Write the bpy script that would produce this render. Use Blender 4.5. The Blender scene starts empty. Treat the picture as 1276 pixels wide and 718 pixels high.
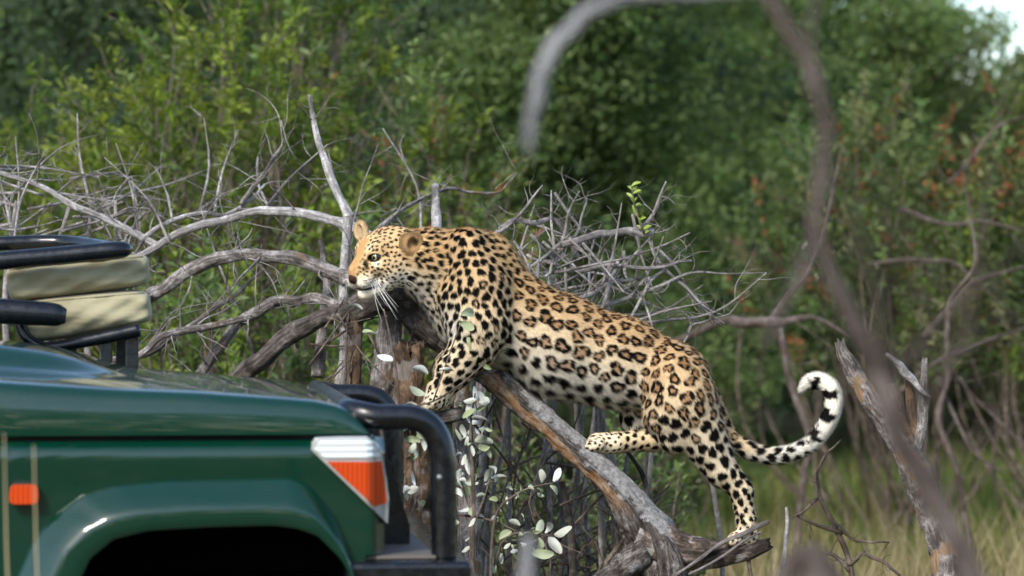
import bpy, math, random
import numpy as np
from mathutils import Vector, kdtree
from mathutils import noise as mnoise

# ------------------------------------------------------------------ camera, sky, sun, exposure
SC = bpy.context.scene
COL = SC.collection
CAM_Z, CAM_D = 1.48, 9.0           # lens height, metres from the lens to the leopard's plane (Y = 0)
PXM = 435.0                        # photograph pixels per metre in that plane
cam_data = bpy.data.cameras.new('camera')
cam_data.sensor_width = 36.0
cam_data.lens = PXM * CAM_D / 1276.0 * 36.0
cam_data.clip_start = 0.1
cam_data.clip_end = 2000.0
cam_data.dof.use_dof = True
cam_data.dof.focus_distance = CAM_D - 0.08
cam_data.dof.aperture_fstop = 3.1
cam = bpy.data.objects.new('camera', cam_data)
cam.location = (0, -CAM_D, CAM_Z)
cam.rotation_euler = (math.radians(90), 0, 0)
COL.objects.link(cam)
SC.camera = cam

SUN_DIR = Vector((-0.38, -0.70, 0.62)).normalized()
world = bpy.data.worlds.new('World')
SC.world = world
world.use_nodes = True
wn = world.node_tree.nodes
sky = wn.new('ShaderNodeTexSky')
sky.sky_type = 'NISHITA'
sky.sun_disc = False
sky.sun_elevation = math.asin(SUN_DIR.z)
sky.sun_rotation = math.atan2(SUN_DIR.x, SUN_DIR.y)
sky.air_density = 1.0
sky.dust_density = 0.8
sky.ozone_density = 1.0
world.node_tree.links.new(sky.outputs[0], wn['Background'].inputs[0])
wn['Background'].inputs[1].default_value = 0.15

sun_data = bpy.data.lights.new('sun', 'SUN')
sun_data.energy = 2.1
sun_data.angle = math.radians(14.0)
sun_data.color = (1.0, 0.94, 0.85)
sun = bpy.data.objects.new('sun', sun_data)
sun.rotation_euler = (-SUN_DIR).to_track_quat('-Z', 'Y').to_euler()
COL.objects.link(sun)

SC.view_settings.view_transform = 'Standard'
SC.view_settings.look = 'None'
SC.view_settings.exposure = 1.15
SC.view_settings.gamma = 1.0
SC.view_settings.use_curve_mapping = False
SC.cycles.use_denoising = True
SC.cycles.max_bounces = 6
SC.cycles.transparent_max_bounces = 8
SC.cycles.sample_clamp_indirect = 6.0

rng = np.random.default_rng(7)
random.seed(7)

# ------------------------------------------------------------------ helpers
def P(px, py, Y=0.0):
    """World point that stands at depth Y where the photograph has pixel (px, py)."""
    s = PXM * CAM_D / (CAM_D + Y)
    return np.array([(px - 638.0) / s, Y, CAM_Z + (359.0 - py) / s])

def tag(o, label=None, cat=None, group=None, kind=None):
    if label: o['label'] = label
    if cat: o['category'] = cat
    if group: o['group'] = group
    if kind: o['kind'] = kind
    return o

def thing(name, loc, label, cat, group=None):
    o = bpy.data.objects.new(name, None)
    o.location = tuple(float(v) for v in loc)
    COL.objects.link(o)
    return tag(o, label, cat, group)

def link(name, me, mat=None, parent=None):
    o = bpy.data.objects.new(name, me)
    COL.objects.link(o)
    if mat is not None and not me.materials:
        me.materials.append(mat)
    if parent is not None:
        o.parent = parent
        # geometry is written in world coordinates: undo the parents' offsets
        off = Vector((0, 0, 0)); q = parent
        while q is not None:
            off += q.location; q = q.parent
        o.location = -off
    return o

def mesh_np(name, V, F, uv=None, col=None, smooth=True, normals=None):
    """V (n,3); F list of index arrays (m,3) or (m,4)."""
    V = np.asarray(V, dtype=np.float32)
    if not isinstance(F, (list, tuple)): F = [F]
    F = [np.asarray(f, dtype=np.int32) for f in F if len(f)]
    me = bpy.data.meshes.new(name)
    me.vertices.add(len(V)); me.vertices.foreach_set('co', V.ravel())
    li = np.concatenate([f.ravel() for f in F])
    sizes = np.concatenate([np.full(len(f), f.shape[1], np.int32) for f in F])
    starts = np.concatenate([[0], np.cumsum(sizes)[:-1]]).astype(np.int32)
    me.loops.add(len(li)); me.loops.foreach_set('vertex_index', li)
    me.polygons.add(len(sizes)); me.polygons.foreach_set('loop_start', starts)
    me.polygons.foreach_set('use_smooth', np.full(len(sizes), bool(smooth)))
    me.update(calc_edges=True)
    if uv is not None:
        l = me.uv_layers.new(name='UVMap')
        l.data.foreach_set('uv', np.asarray(uv, np.float32)[li].ravel())
    if col is not None:
        a = me.color_attributes.new('Col', 'FLOAT_COLOR', 'POINT')
        c = np.ones((len(V), 4), np.float32); c[:, :3] = col
        a.data.foreach_set('color', c.ravel())
    if normals is not None:
        me.normals_split_custom_set_from_vertices(np.asarray(normals, np.float32))
    me.validate()
    return me

def nrm(v):
    v = np.asarray(v, float)
    return v / np.maximum(np.linalg.norm(v, axis=-1, keepdims=True), 1e-9)

def spline(pts, step):
    """Catmull-Rom through rows of (x,y,z,r), resampled about every `step` metres."""
    p = np.asarray(pts, float)
    if len(p) == 2:
        n = max(2, int(np.linalg.norm(p[1, :3] - p[0, :3]) / step) + 1)
        t = np.linspace(0, 1, n)[:, None]
        return p[0] * (1 - t) + p[1] * t
    e = np.vstack([2 * p[0] - p[1], p, 2 * p[-1] - p[-2]])
    out = []
    for i in range(1, len(e) - 2):
        n = max(1, int(np.linalg.norm(e[i + 1, :3] - e[i, :3]) / step))
        t = (np.arange(n) / n)[:, None]
        a, b, c, d = e[i - 1], e[i], e[i + 1], e[i + 2]
        out.append(.5 * ((2 * b) + (-a + c) * t + (2 * a - 5 * b + 4 * c - d) * t**2 + (-a + 3 * b - 3 * c + d) * t**3))
    out.append(p[-1:])
    out = np.vstack(out)
    out[:, 3] = np.maximum(out[:, 3], 1e-4)
    return out

class Acc:
    """Collects tubes and other shapes; build() links them as ONE mesh object."""
    def __init__(self): self.V, self.Q, self.T, self.U, self.n = [], [], [], [], 0
    def add(self, V, Q=(), T=(), U=None):
        V = np.asarray(V, float)
        if len(Q): self.Q.append(np.asarray(Q) + self.n)
        if len(T): self.T.append(np.asarray(T) + self.n)
        self.V.append(V); self.U.append(np.zeros((len(V), 2)) if U is None else U); self.n += len(V)
    def tube(self, pts, sides=8, step=0.02, bark=0.0, bfreq=60.0, cap=True, rough_end=0.0):
        p = spline(pts, step); c = p[:, :3]; r = p[:, 3]; n = len(p)
        t = nrm(np.gradient(c, axis=0))
        ref = np.array([0, 0, 1.0]) if abs(t[0][2]) < .9 else np.array([1.0, 0, 0])
        u = np.zeros_like(c); u[0] = nrm(np.cross(t[0], ref))
        for i in range(1, n):
            v = u[i - 1] - t[i] * np.dot(u[i - 1], t[i]); u[i] = nrm(v)
        w = np.cross(t, u)
        a = np.arange(sides) * 2 * np.pi / sides
        rr = np.repeat(r[:, None], sides, 1)
        s = np.concatenate([[0], np.cumsum(np.linalg.norm(np.diff(c, axis=0), axis=1))])
        if bark:
            sd = random.random() * 50
            for i in range(n):
                for j in range(sides):
                    q = Vector((math.cos(a[j]) * r[i] * bfreq, math.sin(a[j]) * r[i] * bfreq + sd, s[i] * bfreq * .22))
                    rr[i, j] *= 1 + bark * (mnoise.noise(q) * .9 + .7 * mnoise.noise(q * 2.7) + 0.9 * mnoise.noise(Vector((math.cos(a[j]) * 1.2 + sd, math.sin(a[j]) * 1.2, s[i] * 9))))
        if rough_end:
            for j in range(sides): c_j = None
        V = c[:, None, :] + rr[..., None] * (np.cos(a)[None, :, None] * u[:, None, :] + np.sin(a)[None, :, None] * w[:, None, :])
        if rough_end:
            jit = np.array([random.uniform(-1, 1) for _ in range(sides)])
            V[-1] += t[-1] * (jit * rough_end)[:, None]
        U = np.stack([np.repeat((a / (2 * np.pi))[None, :], n, 0) * r.mean() * 6.28, np.repeat(s[:, None], sides, 1)], -1)
        i, j = np.meshgrid(np.arange(n - 1), np.arange(sides), indexing='ij')
        k = (j + 1) % sides
        Q = np.stack([i * sides + j, i * sides + k, (i + 1) * sides + k, (i + 1) * sides + j], -1).reshape(-1, 4)
        V = V.reshape(-1, 3); U = U.reshape(-1, 2)
        T = []
        if cap:
            b0, b1 = len(V), len(V) + 1
            V = np.vstack([V, c[0], c[-1]]); U = np.vstack([U, U[0], U[-1]])
            j = np.arange(sides); k = (j + 1) % sides
            T = np.vstack([np.stack([k, j, np.full(sides, b0)], -1), np.stack([(n - 1) * sides + j, (n - 1) * sides + k, np.full(sides, b1)], -1)])
        self.add(V, Q, T, U)
    def box(self, lo, hi):
        x0, y0, z0 = lo; x1, y1, z1 = hi
        V = [(x0, y0, z0), (x1, y0, z0), (x1, y1, z0), (x0, y1, z0), (x0, y0, z1), (x1, y0, z1), (x1, y1, z1), (x0, y1, z1)]
        self.add(V, [(0, 3, 2, 1), (4, 5, 6, 7), (0, 1, 5, 4), (1, 2, 6, 5), (2, 3, 7, 6), (3, 0, 4, 7)])
    def build(self, name, mat, parent=None, smooth=True, bevel=0.0, seg=3):
        F = []
        if self.Q: F.append(np.vstack(self.Q))
        if self.T: F.append(np.vstack(self.T))
        me = mesh_np(name, np.vstack(self.V), F, uv=np.vstack(self.U), smooth=smooth)
        o = link(name, me, mat, parent)
        if bevel:
            m = o.modifiers.new('bevel', 'BEVEL'); m.width = bevel; m.segments = seg; m.limit_method = 'ANGLE'
            m.harden_normals = True
        return o

def grid_mesh(V):
    """V (n,m,3) -> verts, quads"""
    n, m = V.shape[:2]
    i, j = np.meshgrid(np.arange(n - 1), np.arange(m - 1), indexing='ij')
    Q = np.stack([i * m + j, (i + 1) * m + j, (i + 1) * m + j + 1, i * m + j + 1], -1).reshape(-1, 4)
    return V.reshape(-1, 3), Q

def smooth01(a, b, x):
    t = np.clip((x - a) / (b - a), 0, 1)
    return t * t * (3 - 2 * t)

# ------------------------------------------------------------------ material helpers
class M:
    def __init__(self, name, rough=.6, base=(.5, .5, .5), spec=.5, **kw):
        self.m = bpy.data.materials.new(name); self.m.use_nodes = True
        self.nt = self.m.node_tree; self.N = self.nt.nodes; self.b = self.N['Principled BSDF']
        self.b.inputs['Base Color'].default_value = (*base, 1); self.b.inputs['Roughness'].default_value = rough
        self.b.inputs['Specular IOR Level'].default_value = spec
        for k, v in kw.items(): self.b.inputs[k.replace('_', ' ')].default_value = v
    def new(self, t, **kw):
        n = self.N.new('ShaderNode' + t)
        for k, v in kw.items(): setattr(n, k, v)
        return n
    def l(self, a, b): self.nt.links.new(a, b)
    def coord(self, kind='Object', scale=(1, 1, 1)):
        t = self.new('TexCoord'); mp = self.new('Mapping'); mp.inputs['Scale'].default_value = scale
        self.l(t.outputs[kind], mp.inputs[0]); return mp.outputs[0]
    def noise(self, vec, scale, detail=4, rough=.6):
        n = self.new('TexNoise'); n.inputs['Scale'].default_value = scale; n.inputs['Detail'].default_value = detail
        n.inputs['Roughness'].default_value = rough
        if vec is not None: self.l(vec, n.inputs['Vector'])
        return n.outputs[0]
    def ramp(self, fac, stops):
        r = self.new('ValToRGB'); e = r.color_ramp.elements
        while len(e) < len(stops): e.new(.5)
        for x, (p, c) in zip(e, stops): x.position = p; x.color = (*c, 1) if len(c) == 3 else c
        self.l(fac, r.inputs[0]); return r.outputs[0]
    def mix(self, fac, a, b, mode='MIX'):
        n = self.new('Mix', data_type='RGBA', blend_type=mode)
        for v, s in ((fac, n.inputs[0]), (a, n.inputs[6]), (b, n.inputs[7])):
            if hasattr(v, 'links') or hasattr(v, 'is_output'): self.l(v, s)
            elif isinstance(v, (int, float)): s.default_value = v
            else: s.default_value = (*v, 1)
        return n.outputs[2]
    def bump(self, h, strength=.4, dist=.01):
        b = self.new('Bump'); b.inputs['Strength'].default_value = strength; b.inputs['Distance'].default_value = dist
        self.l(h, b.inputs['Height']); self.l(b.outputs[0], self.b.inputs['Normal'])
    def color(self, c): self.l(c, self.b.inputs['Base Color'])

def bark_mat(name, dark, mid, pale, patch=None, patch_at=.62, pscale=5.0, rough=.85, fine=1.0):
    m = M(name, rough=rough, spec=.25)
    uv = m.coord('UV', (1, .16, 1)); ob = m.coord('Object')
    a = m.noise(uv, 120 * fine, 6, .72)
    c = m.ramp(a, [(.33, dark), (.5, mid), (.72, pale)])
    g = m.noise(ob, 17, 5, .7)
    c = m.mix(m.ramp(g, [(.48, (0, 0, 0)), (.62, (.9, .9, .9))]), c, m.ramp(m.noise(ob, 85, 4), [(.3, mid), (.62, tuple(min(.75, v * 1.25) for v in pale))]))
    g2 = m.noise(ob, 9, 4, .6)
    c = m.mix(m.ramp(g2, [(.36, (.85, .85, .85)), (.5, (0, 0, 0))]), c, dark)
    if patch:
        pf = m.ramp(m.noise(ob, pscale, 3, .55), [(patch_at, (0, 0, 0)), (patch_at + .05, (1, 1, 1))])
        pc = m.ramp(m.noise(uv, 90, 4), [(.3, tuple(v * .55 for v in patch)), (.6, patch)])
        c = m.mix(pf, c, pc)
    m.color(c); m.bump(a, .9, .012 / fine)
    return m.m

def leaf_mat(name, trans=.5, rough=.5, spec=.35):
    m = M(name, rough=rough, spec=spec)
    a = m.new('Attribute', attribute_name='Col')
    m.color(a.outputs[0])
    t = m.new('BsdfTranslucent'); hs = m.mix(1.0, a.outputs[0], (1.25, 1.3, .6), 'MULTIPLY'); m.l(hs, t.inputs[0])
    mx = m.new('MixShader'); mx.inputs[0].default_value = trans
    m.l(m.b.outputs[0], mx.inputs[1]); m.l(t.outputs[0], mx.inputs[2]); m.l(mx.outputs[0], m.N['Material Output'].inputs[0])
    return m.m

BARK_GREY = bark_mat('bark_grey', (.030, .025, .022), (.15, .128, .112), (.42, .39, .37), patch=(.17, .12, .08), patch_at=.60, pscale=11)
BARK_SILVER = bark_mat('bark_silver', (.09, .08, .073), (.28, .26, .245), (.56, .54, .53), fine=1.5)
BARK_FORE = bark_mat('bark_fore', (.045, .032, .026), (.115, .085, .072), (.20, .165, .148))
BARK_ARCH = bark_mat('bark_arch', (.12, .12, .125), (.24, .235, .24), (.36, .355, .36))
BARK_DARK = bark_mat('bark_dark', (.018, .015, .013), (.075, .062, .052), (.22, .19, .165))
BARK_BROWN = bark_mat('bark_brown', (.030, .018, .011), (.12, .072, .042), (.26, .18, .115), patch=(.24, .20, .175), patch_at=.55, pscale=14)
BARK_LOG = bark_mat('bark_log', (.028, .023, .02), (.13, .108, .092), (.46, .43, .40), patch=(.34, .22, .125), patch_at=.56, pscale=12)
TWIG_GREY = bark_mat('twig_grey', (.09, .078, .07), (.23, .205, .19), (.44, .41, .39), fine=2)
TWIG_BROWN = bark_mat('twig_brown', (.04, .03, .023), (.12, .09, .068), (.24, .195, .16), fine=2)
LEAF = leaf_mat('leaf')
def log_mat():
    """Weathered log: dark cracked bark, a strip where the bark is gone and the wood is orange, a paler tone along the upper edge."""
    m = M('log_bark', rough=.85, spec=.25)
    ob = m.coord('Object'); uv = m.coord('UV', (1, .22, 1))
    p0 = P(598, 458); d = np.array([.717, 0, -.697]); n = np.array([.697, 0, .717])
    def axis(v):
        q = m.new('VectorMath', operation='DOT_PRODUCT'); m.l(ob, q.inputs[0]); q.inputs[1].default_value = tuple(v)
        s = m.new('Math', operation='SUBTRACT'); m.l(q.outputs['Value'], s.inputs[0]); s.inputs[1].default_value = float(p0 @ v); return s.outputs[0]
    def math2(op, a, b):
        q = m.new('Math', operation=op)
        for v, s in ((a, q.inputs[0]), (b, q.inputs[1])):
            if isinstance(v, (int, float)): s.default_value = v
            else: m.l(v, s)
        return q.outputs[0]
    a = m.noise(uv, 110, 6, .75); big = m.noise(ob, 16, 5, .65); fine = m.noise(ob, 90, 4, .7)
    c = m.ramp(a, [(.36, (.016, .013, .011)), (.5, (.10, .084, .072)), (.66, (.33, .30, .28))])
    c = m.mix(m.ramp(big, [(.55, (0, 0, 0)), (.64, (.85, .85, .85))]), c, m.ramp(fine, [(.35, (.16, .145, .13)), (.62, (.56, .54, .52))]))
    c = m.mix(m.ramp(m.noise(ob, 24, 5, .7), [(.36, (.9,) * 3), (.47, (0,) * 3)]), c, (.022, .016, .012))
    s = math2('ADD', axis(n), math2('MULTIPLY', math2('SUBTRACT', big, .5), .16)); t = math2('ADD', axis(d), math2('MULTIPLY', math2('SUBTRACT', big, .5), .5))
    at = m.new('Attribute', attribute_name='Col'); strip = at.outputs['Fac']
    wood = m.mix(m.ramp(m.noise(ob, 30, 5, .7), [(.42, (0,) * 3), (.6, (.9,) * 3)]), m.ramp(m.noise(uv, 75, 6, .7), [(.32, (.09, .036, .014)), (.5, (.30, .145, .058)), (.68, (.52, .33, .18))]), m.ramp(fine, [(.3, (.30, .19, .115)), (.65, (.56, .43, .30))]))
    c = m.mix(strip, c, wood)
    pale = m.ramp(math2('ADD', s, -.024), [(.0, (0,) * 3), (.010, (.7,) * 3)])  # greyish white mixed in along the log's upper side
    c = m.mix(math2('MULTIPLY', pale, m.ramp(fine, [(.35, (.25,) * 3), (.6, (1,) * 3)])), c, (.52, .51, .50))
    m.color(c); m.bump(a, 1.0, .015)
    return m.m
LOG_BARK = log_mat()
BARK_STUB = bark_mat('bark_stub', (.014, .011, .009), (.075, .052, .038), (.24, .19, .155), patch=(.36, .33, .31), patch_at=.58, pscale=18)

def leaf_cloud(C, D, Nn, L, W, col, fold=.25):
    """4-vertex folded leaves: base, side, tip, side."""
    C = np.asarray(C, float); D = nrm(D); S = nrm(np.cross(D, Nn)); Nn = np.cross(S, D)
    L = np.asarray(L)[:, None]; W = np.asarray(W)[:, None]
    mid = C + D * L * .45
    V = np.stack([C, mid + S * W * .5 + Nn * W * fold, C + D * L, mid - S * W * .5 + Nn * W * fold], 1).reshape(-1, 3)
    b = np.arange(len(C))[:, None] * 4
    T = np.vstack([b + np.array([[0, 1, 2]]), b + np.array([[0, 2, 3]])])
    return V, T, np.repeat(col, 4, 0)

def rand_dirs(n, up=0.0):
    d = rng.normal(size=(n, 3)); d[:, 2] += up
    return nrm(d)
# ------------------------------------------------------------------ ground
gm = M('ground_soil', rough=.95, spec=.1)
co = gm.coord('Object')
gm.color(gm.mix(gm.ramp(gm.noise(co, .6, 5), [(.4, (0, 0, 0)), (.62, (1, 1, 1))]),
    gm.ramp(gm.noise(co, 14, 5), [(.3, (.10, .075, .045)), (.7, (.21, .165, .105))]),
    gm.ramp(gm.noise(co, 9, 4), [(.3, (.055, .07, .022)), (.7, (.16, .15, .065))])))
gm.bump(gm.noise(co, 25, 6), .6, .05)
gx = np.concatenate([np.linspace(-400, -14, 14)[:-1], np.linspace(-14, 14, 85), np.linspace(14, 400, 14)[1:]])
gy = np.concatenate([np.linspace(-120, -10, 6)[:-1], np.linspace(-10, 45, 140), np.linspace(45, 900, 14)[1:]])
GX, GY = np.meshgrid(gx, gy, indexing='ij')
def gz(x, y):
    return .045 * np.sin(x * .9 + 1.3 * np.sin(y * .35)) * np.sin(y * .7 + .5) + .02 * np.sin(x * 2.7 + y * 1.9) - .05
gV, gQ = grid_mesh(np.stack([GX, GY, gz(GX, GY)], -1))
tag(link('ground', mesh_np('ground', gV, gQ[:, ::-1]), gm.m), kind='structure')

# ------------------------------------------------------------------ grass (nobody could count it)
def grass(name, n, xr, yr, hr, cols, mat, wid=.004, lean=.45, label=None, clump=0):
    if clump:
        k = n // clump
        cx = rng.uniform(*xr, k); cy = rng.uniform(yr[0]**.5 if yr[0] > 0 else 0, yr[1]**.5, k)**2 if yr[0] > 0 else rng.uniform(*yr, k)
        x = np.repeat(cx, clump) + rng.normal(0, .07, k * clump); y = np.repeat(cy, clump) + rng.normal(0, .07, k * clump)
        ci = np.repeat(rng.integers(0, len(cols), k), clump)
    else:
        x = rng.uniform(*xr, n); y = rng.uniform(*yr, n); ci = rng.integers(0, len(cols), n)
    n = len(x)
    h = rng.uniform(*hr, n); a = rng.uniform(0, 6.28, n); l = rng.uniform(.1, lean, n) * h
    b = np.stack([x, y, gz(x, y) - .02], 1); d = np.stack([np.cos(a), np.sin(a), 0 * a], 1)
    side = np.stack([-np.sin(a), np.cos(a), 0 * a], 1); tw = rng.uniform(-1, 1, (n, 1)); side = nrm(side + d * tw)
    w = wid * rng.uniform(.6, 1.5, (n, 1))
    m1 = b + d * (l * .3)[:, None] + np.array([0, 0, 1]) * (h * .55)[:, None]
    tp = b + d * l[:, None] + np.array([0, 0, 1]) * (h * np.sqrt(np.maximum(1 - (l / h)**2 * .6, .3)))[:, None]
    V = np.stack([b - side * w, b + side * w, m1 + side * w * .8, m1 - side * w * .8, tp], 1).reshape(-1, 3)
    o = np.arange(n)[:, None] * 5
    c = np.array(cols)[ci] * rng.uniform(.7, 1.3, (n, 1))
    ob = link(name, mesh_np(name, V, [o + np.array([[0, 1, 2, 3]]), o + np.array([[3, 2, 4]])], col=np.repeat(c, 5, 0)), mat)
    return tag(ob, label, None, None, 'stuff')
GREEN_G = [(.13, .18, .035), (.16, .20, .045), (.09, .14, .03), (.24, .22, .075)]
DRY_G = [(.42, .33, .19), (.34, .26, .14), (.48, .40, .26), (.26, .20, .10)]
grass('grass', 64000, (-7, 9), (6.0, 22), (.15, .48), GREEN_G + GREEN_G + [(.30, .25, .12)], LEAF, .006, .6, clump=16)
grass('dry_grass', 15000, (-4, 5), (2.5, 7.0), (.25, .62), DRY_G, LEAF, .0028, .75, clump=12)

# ------------------------------------------------------------------ trees and shrubs
def limbs(acc, base, d, length, r, depth, tips, sides=6, spread=.7, up=.15, nchild=(2, 3), shrink=.68):
    """A limb with kinks that forks into thinner ones; collects the tips."""
    n = 4; p = np.array(base, float); d = nrm(d); pts = [(*p, r)]
    for i in range(n):
        d = nrm(d + np.array([random.gauss(0, .16), random.gauss(0, .16), random.gauss(0, .12) + up * .25]))
        p = p + d * length / n
        pts.append((*p, r * (1 - .42 * (i + 1) / n)))
        if depth > 0 and i >= 1 and random.random() < .5:
            limbs(acc, p, d + np.array([random.gauss(0, spread), random.gauss(0, spread), random.gauss(0, spread * .6) + up]), length * shrink * .8, r * .5, depth - 1, tips, max(4, sides - 1), spread, up, nchild, shrink)
        if depth <= 1: tips.append((p.copy(), d.copy()))
    acc.tube(pts, sides, length / 9)
    if depth > 0:
        for _ in range(random.randint(*nchild)):
            limbs(acc, p, d + np.array([random.gauss(0, spread), random.gauss(0, spread), random.gauss(0, spread * .7) + up]), length * shrink, r * .56, depth - 1, tips, max(4, sides - 1), spread, up, nchild, shrink)
    else:
        tips.append((p.copy(), d.copy()))

def vary(cols, n, v=.25):
    c = np.array(cols)[rng.integers(0, len(cols), n)]
    return np.clip(c * rng.uniform(1 - v, 1 + v, (n, 1)) * rng.uniform(.92, 1.08, (n, 3)), 0, 1)

def tree(name, label, group, x, y, height, spread, n_leaf, leafL, leafW, cols, bark, trunk_r=.08, lowest=.15, clump_r=.30, up=.2, depth=3, droop=0, stems=1, clump_n=None, feather=False):
    root = thing(name, (x, y, 0), label, 'tree' if height > 3 else 'shrub', group)
    acc = Acc(); tips = []
    for s in range(stems):
        a = random.uniform(0, 6.28); off = .0 if stems == 1 else random.uniform(.05, .3)
        b = np.array([x + off * math.cos(a), y + off * math.sin(a), -.1])
        d = np.array([math.cos(a) * .35 * (stems > 1), math.sin(a) * .35 * (stems > 1), 1.0])
        limbs(acc, b, d, height * .42, trunk_r * random.uniform(.8, 1.1), depth, tips, 8, .8, up)
    acc.build('trunk', bark, root)
    T = np.array([t[0] for t in tips])
    # crown: leaf clumps at the twig tips and through the crown's volume
    k = clump_n or max(40, n_leaf // 70)
    c2 = T[rng.integers(0, len(T), k // 2)] + rng.normal(0, .14, (k // 2, 3)) * spread * .5
    a = rng.uniform(0, 6.28, k - k // 2); rr = np.sqrt(rng.random(k - k // 2)) * spread; hz = lowest + (1 - lowest) * rng.random(k - k // 2)
    env = np.sqrt(np.clip(1 - ((hz - .55) / .62)**2, .12, 1))
    lob = .78 + .28 * np.sin(3 * a + x) + .16 * np.sin(5 * a + 2 * y + hz * 9)
    c3 = np.stack([x + rr * env * lob * np.cos(a), y + rr * env * lob * np.sin(a), hz * height], 1)
    Cc = np.vstack([c2, c3]); Cc = Cc[Cc[:, 2] > .05]
    per = max(1, n_leaf // len(Cc))
    cr = clump_r * rng.uniform(.5, 1.4, len(Cc))
    off = rand_dirs(len(Cc) * per) * (rng.random((len(Cc) * per, 1))**.5)
    off[:, 2] *= .62
    cen = np.repeat(Cc, per, 0) + off * np.repeat(cr, per)[:, None]
    n = len(cen)
    D = nrm(off * .8 + rand_dirs(n) * .7 + np.array([0, 0, -droop + .15]))
    tint = np.repeat(rng.uniform(.75, 1.35, len(Cc)), per)[:, None]
    col = np.clip(vary(cols, n) * tint, 0, 1)
    L = leafL * rng.uniform(.6, 1.35, n); W = leafW * rng.uniform(.7, 1.3, n)
    V, F, c = leaf_cloud(cen, D, nrm(rand_dirs(n) + np.array([0, -.2, .9])), L, W, col)
    link('crown', mesh_np('crown', V, F, col=c, smooth=False), LEAF, root)
    return root
DK = [(.075, .118, .066), (.090, .135, .072), (.105, .150, .072), (.068, .105, .068)]
MD = [(.115, .175, .060), (.140, .200, .066), (.095, .148, .060), (.165, .215, .078)]
YG = [(.17, .21, .030), (.13, .18, .028), (.22, .26, .045), (.09, .14, .026)]
OL = [(.12, .15, .058), (.15, .175, .068), (.10, .13, .052), (.17, .18, .08)]
RD = [(.32, .11, .045), (.36, .155, .06), (.24, .09, .045)]

GB = 'bush trees closing the view'
# far wall of trees
far = [(-7.5, 24, 8.0, 3.0, DK), (-3.6, 26, 8.5, 3.2, DK), (.6, 25, 8.0, 3.0, MD), (2.3, 27, 5.8, 2.2, MD), (6.2, 30, 4.0, 2.0, OL), (-.8, 33, 9.0, 3.6, DK), (2.6, 36, 7.0, 3.4, MD), (-6, 34, 9.5, 3.8, DK), (7.2, 38, 4.4, 2.6, OL)]
flab = ['dark green far tree at the back behind the car cushions', 'dark far tree in the back behind the white upright stick', 'green far tree in the back behind the leopard', 'green far tree at the back above the curled tail', 'pale olive far tree under the bright gap of sky', 'tallest dark far tree behind the leopard, second row', 'green far tree of the second row behind the tail', 'dark far tree of the second row above the car', 'low olive far tree of the second row by the sky gap']
for (x, y, h, s, c), lb in zip(far, flab):
    tree('bush_tree', lb, GB, x, y, h, s, 24000, .16, .085, c, BARK_DARK, .11, .02, .55, depth=2)
# middle distance
mid = [(-3.4, 13.5, 5.2, 1.7, DK, .05, 'blue-green feathery tree behind the yellow-green shrub'), (-1.3, 15, 5.6, 1.6, DK, .05, 'dark feathery tree behind the bare upright stick'),
       (.9, 13, 5.0, 1.6, MD, .055, 'green tree behind the leopard and the twig pile'), (1.9, 16.5, 4.9, 1.5, MD, .06, 'mid green tree to the rear of the curled tail'),
       (-4.7, 10.5, 4.4, 1.2, MD, .055, 'leafy green tree at the left edge behind the cushions'),
       (-.2, 19, 5.8, 2.0, DK, .065, 'dark green tree standing behind the stub of a pale stick'), (4.75, 18, 3.35, 1.9, OL, .065, 'low olive tree at the right edge under the sky gap'), (-5.0, 18, 6.0, 2.2, DK, .065, 'dark blue-green tree in the upper left corner')]
for x, y, h, s, c, l, lb in mid:
    tree('acacia_tree', lb, 'feathery trees in the middle distance', x, y, h, s, 44000, l * 1.25, l * .6, c, BARK_DARK, .06, .02, .34, depth=2)
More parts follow.
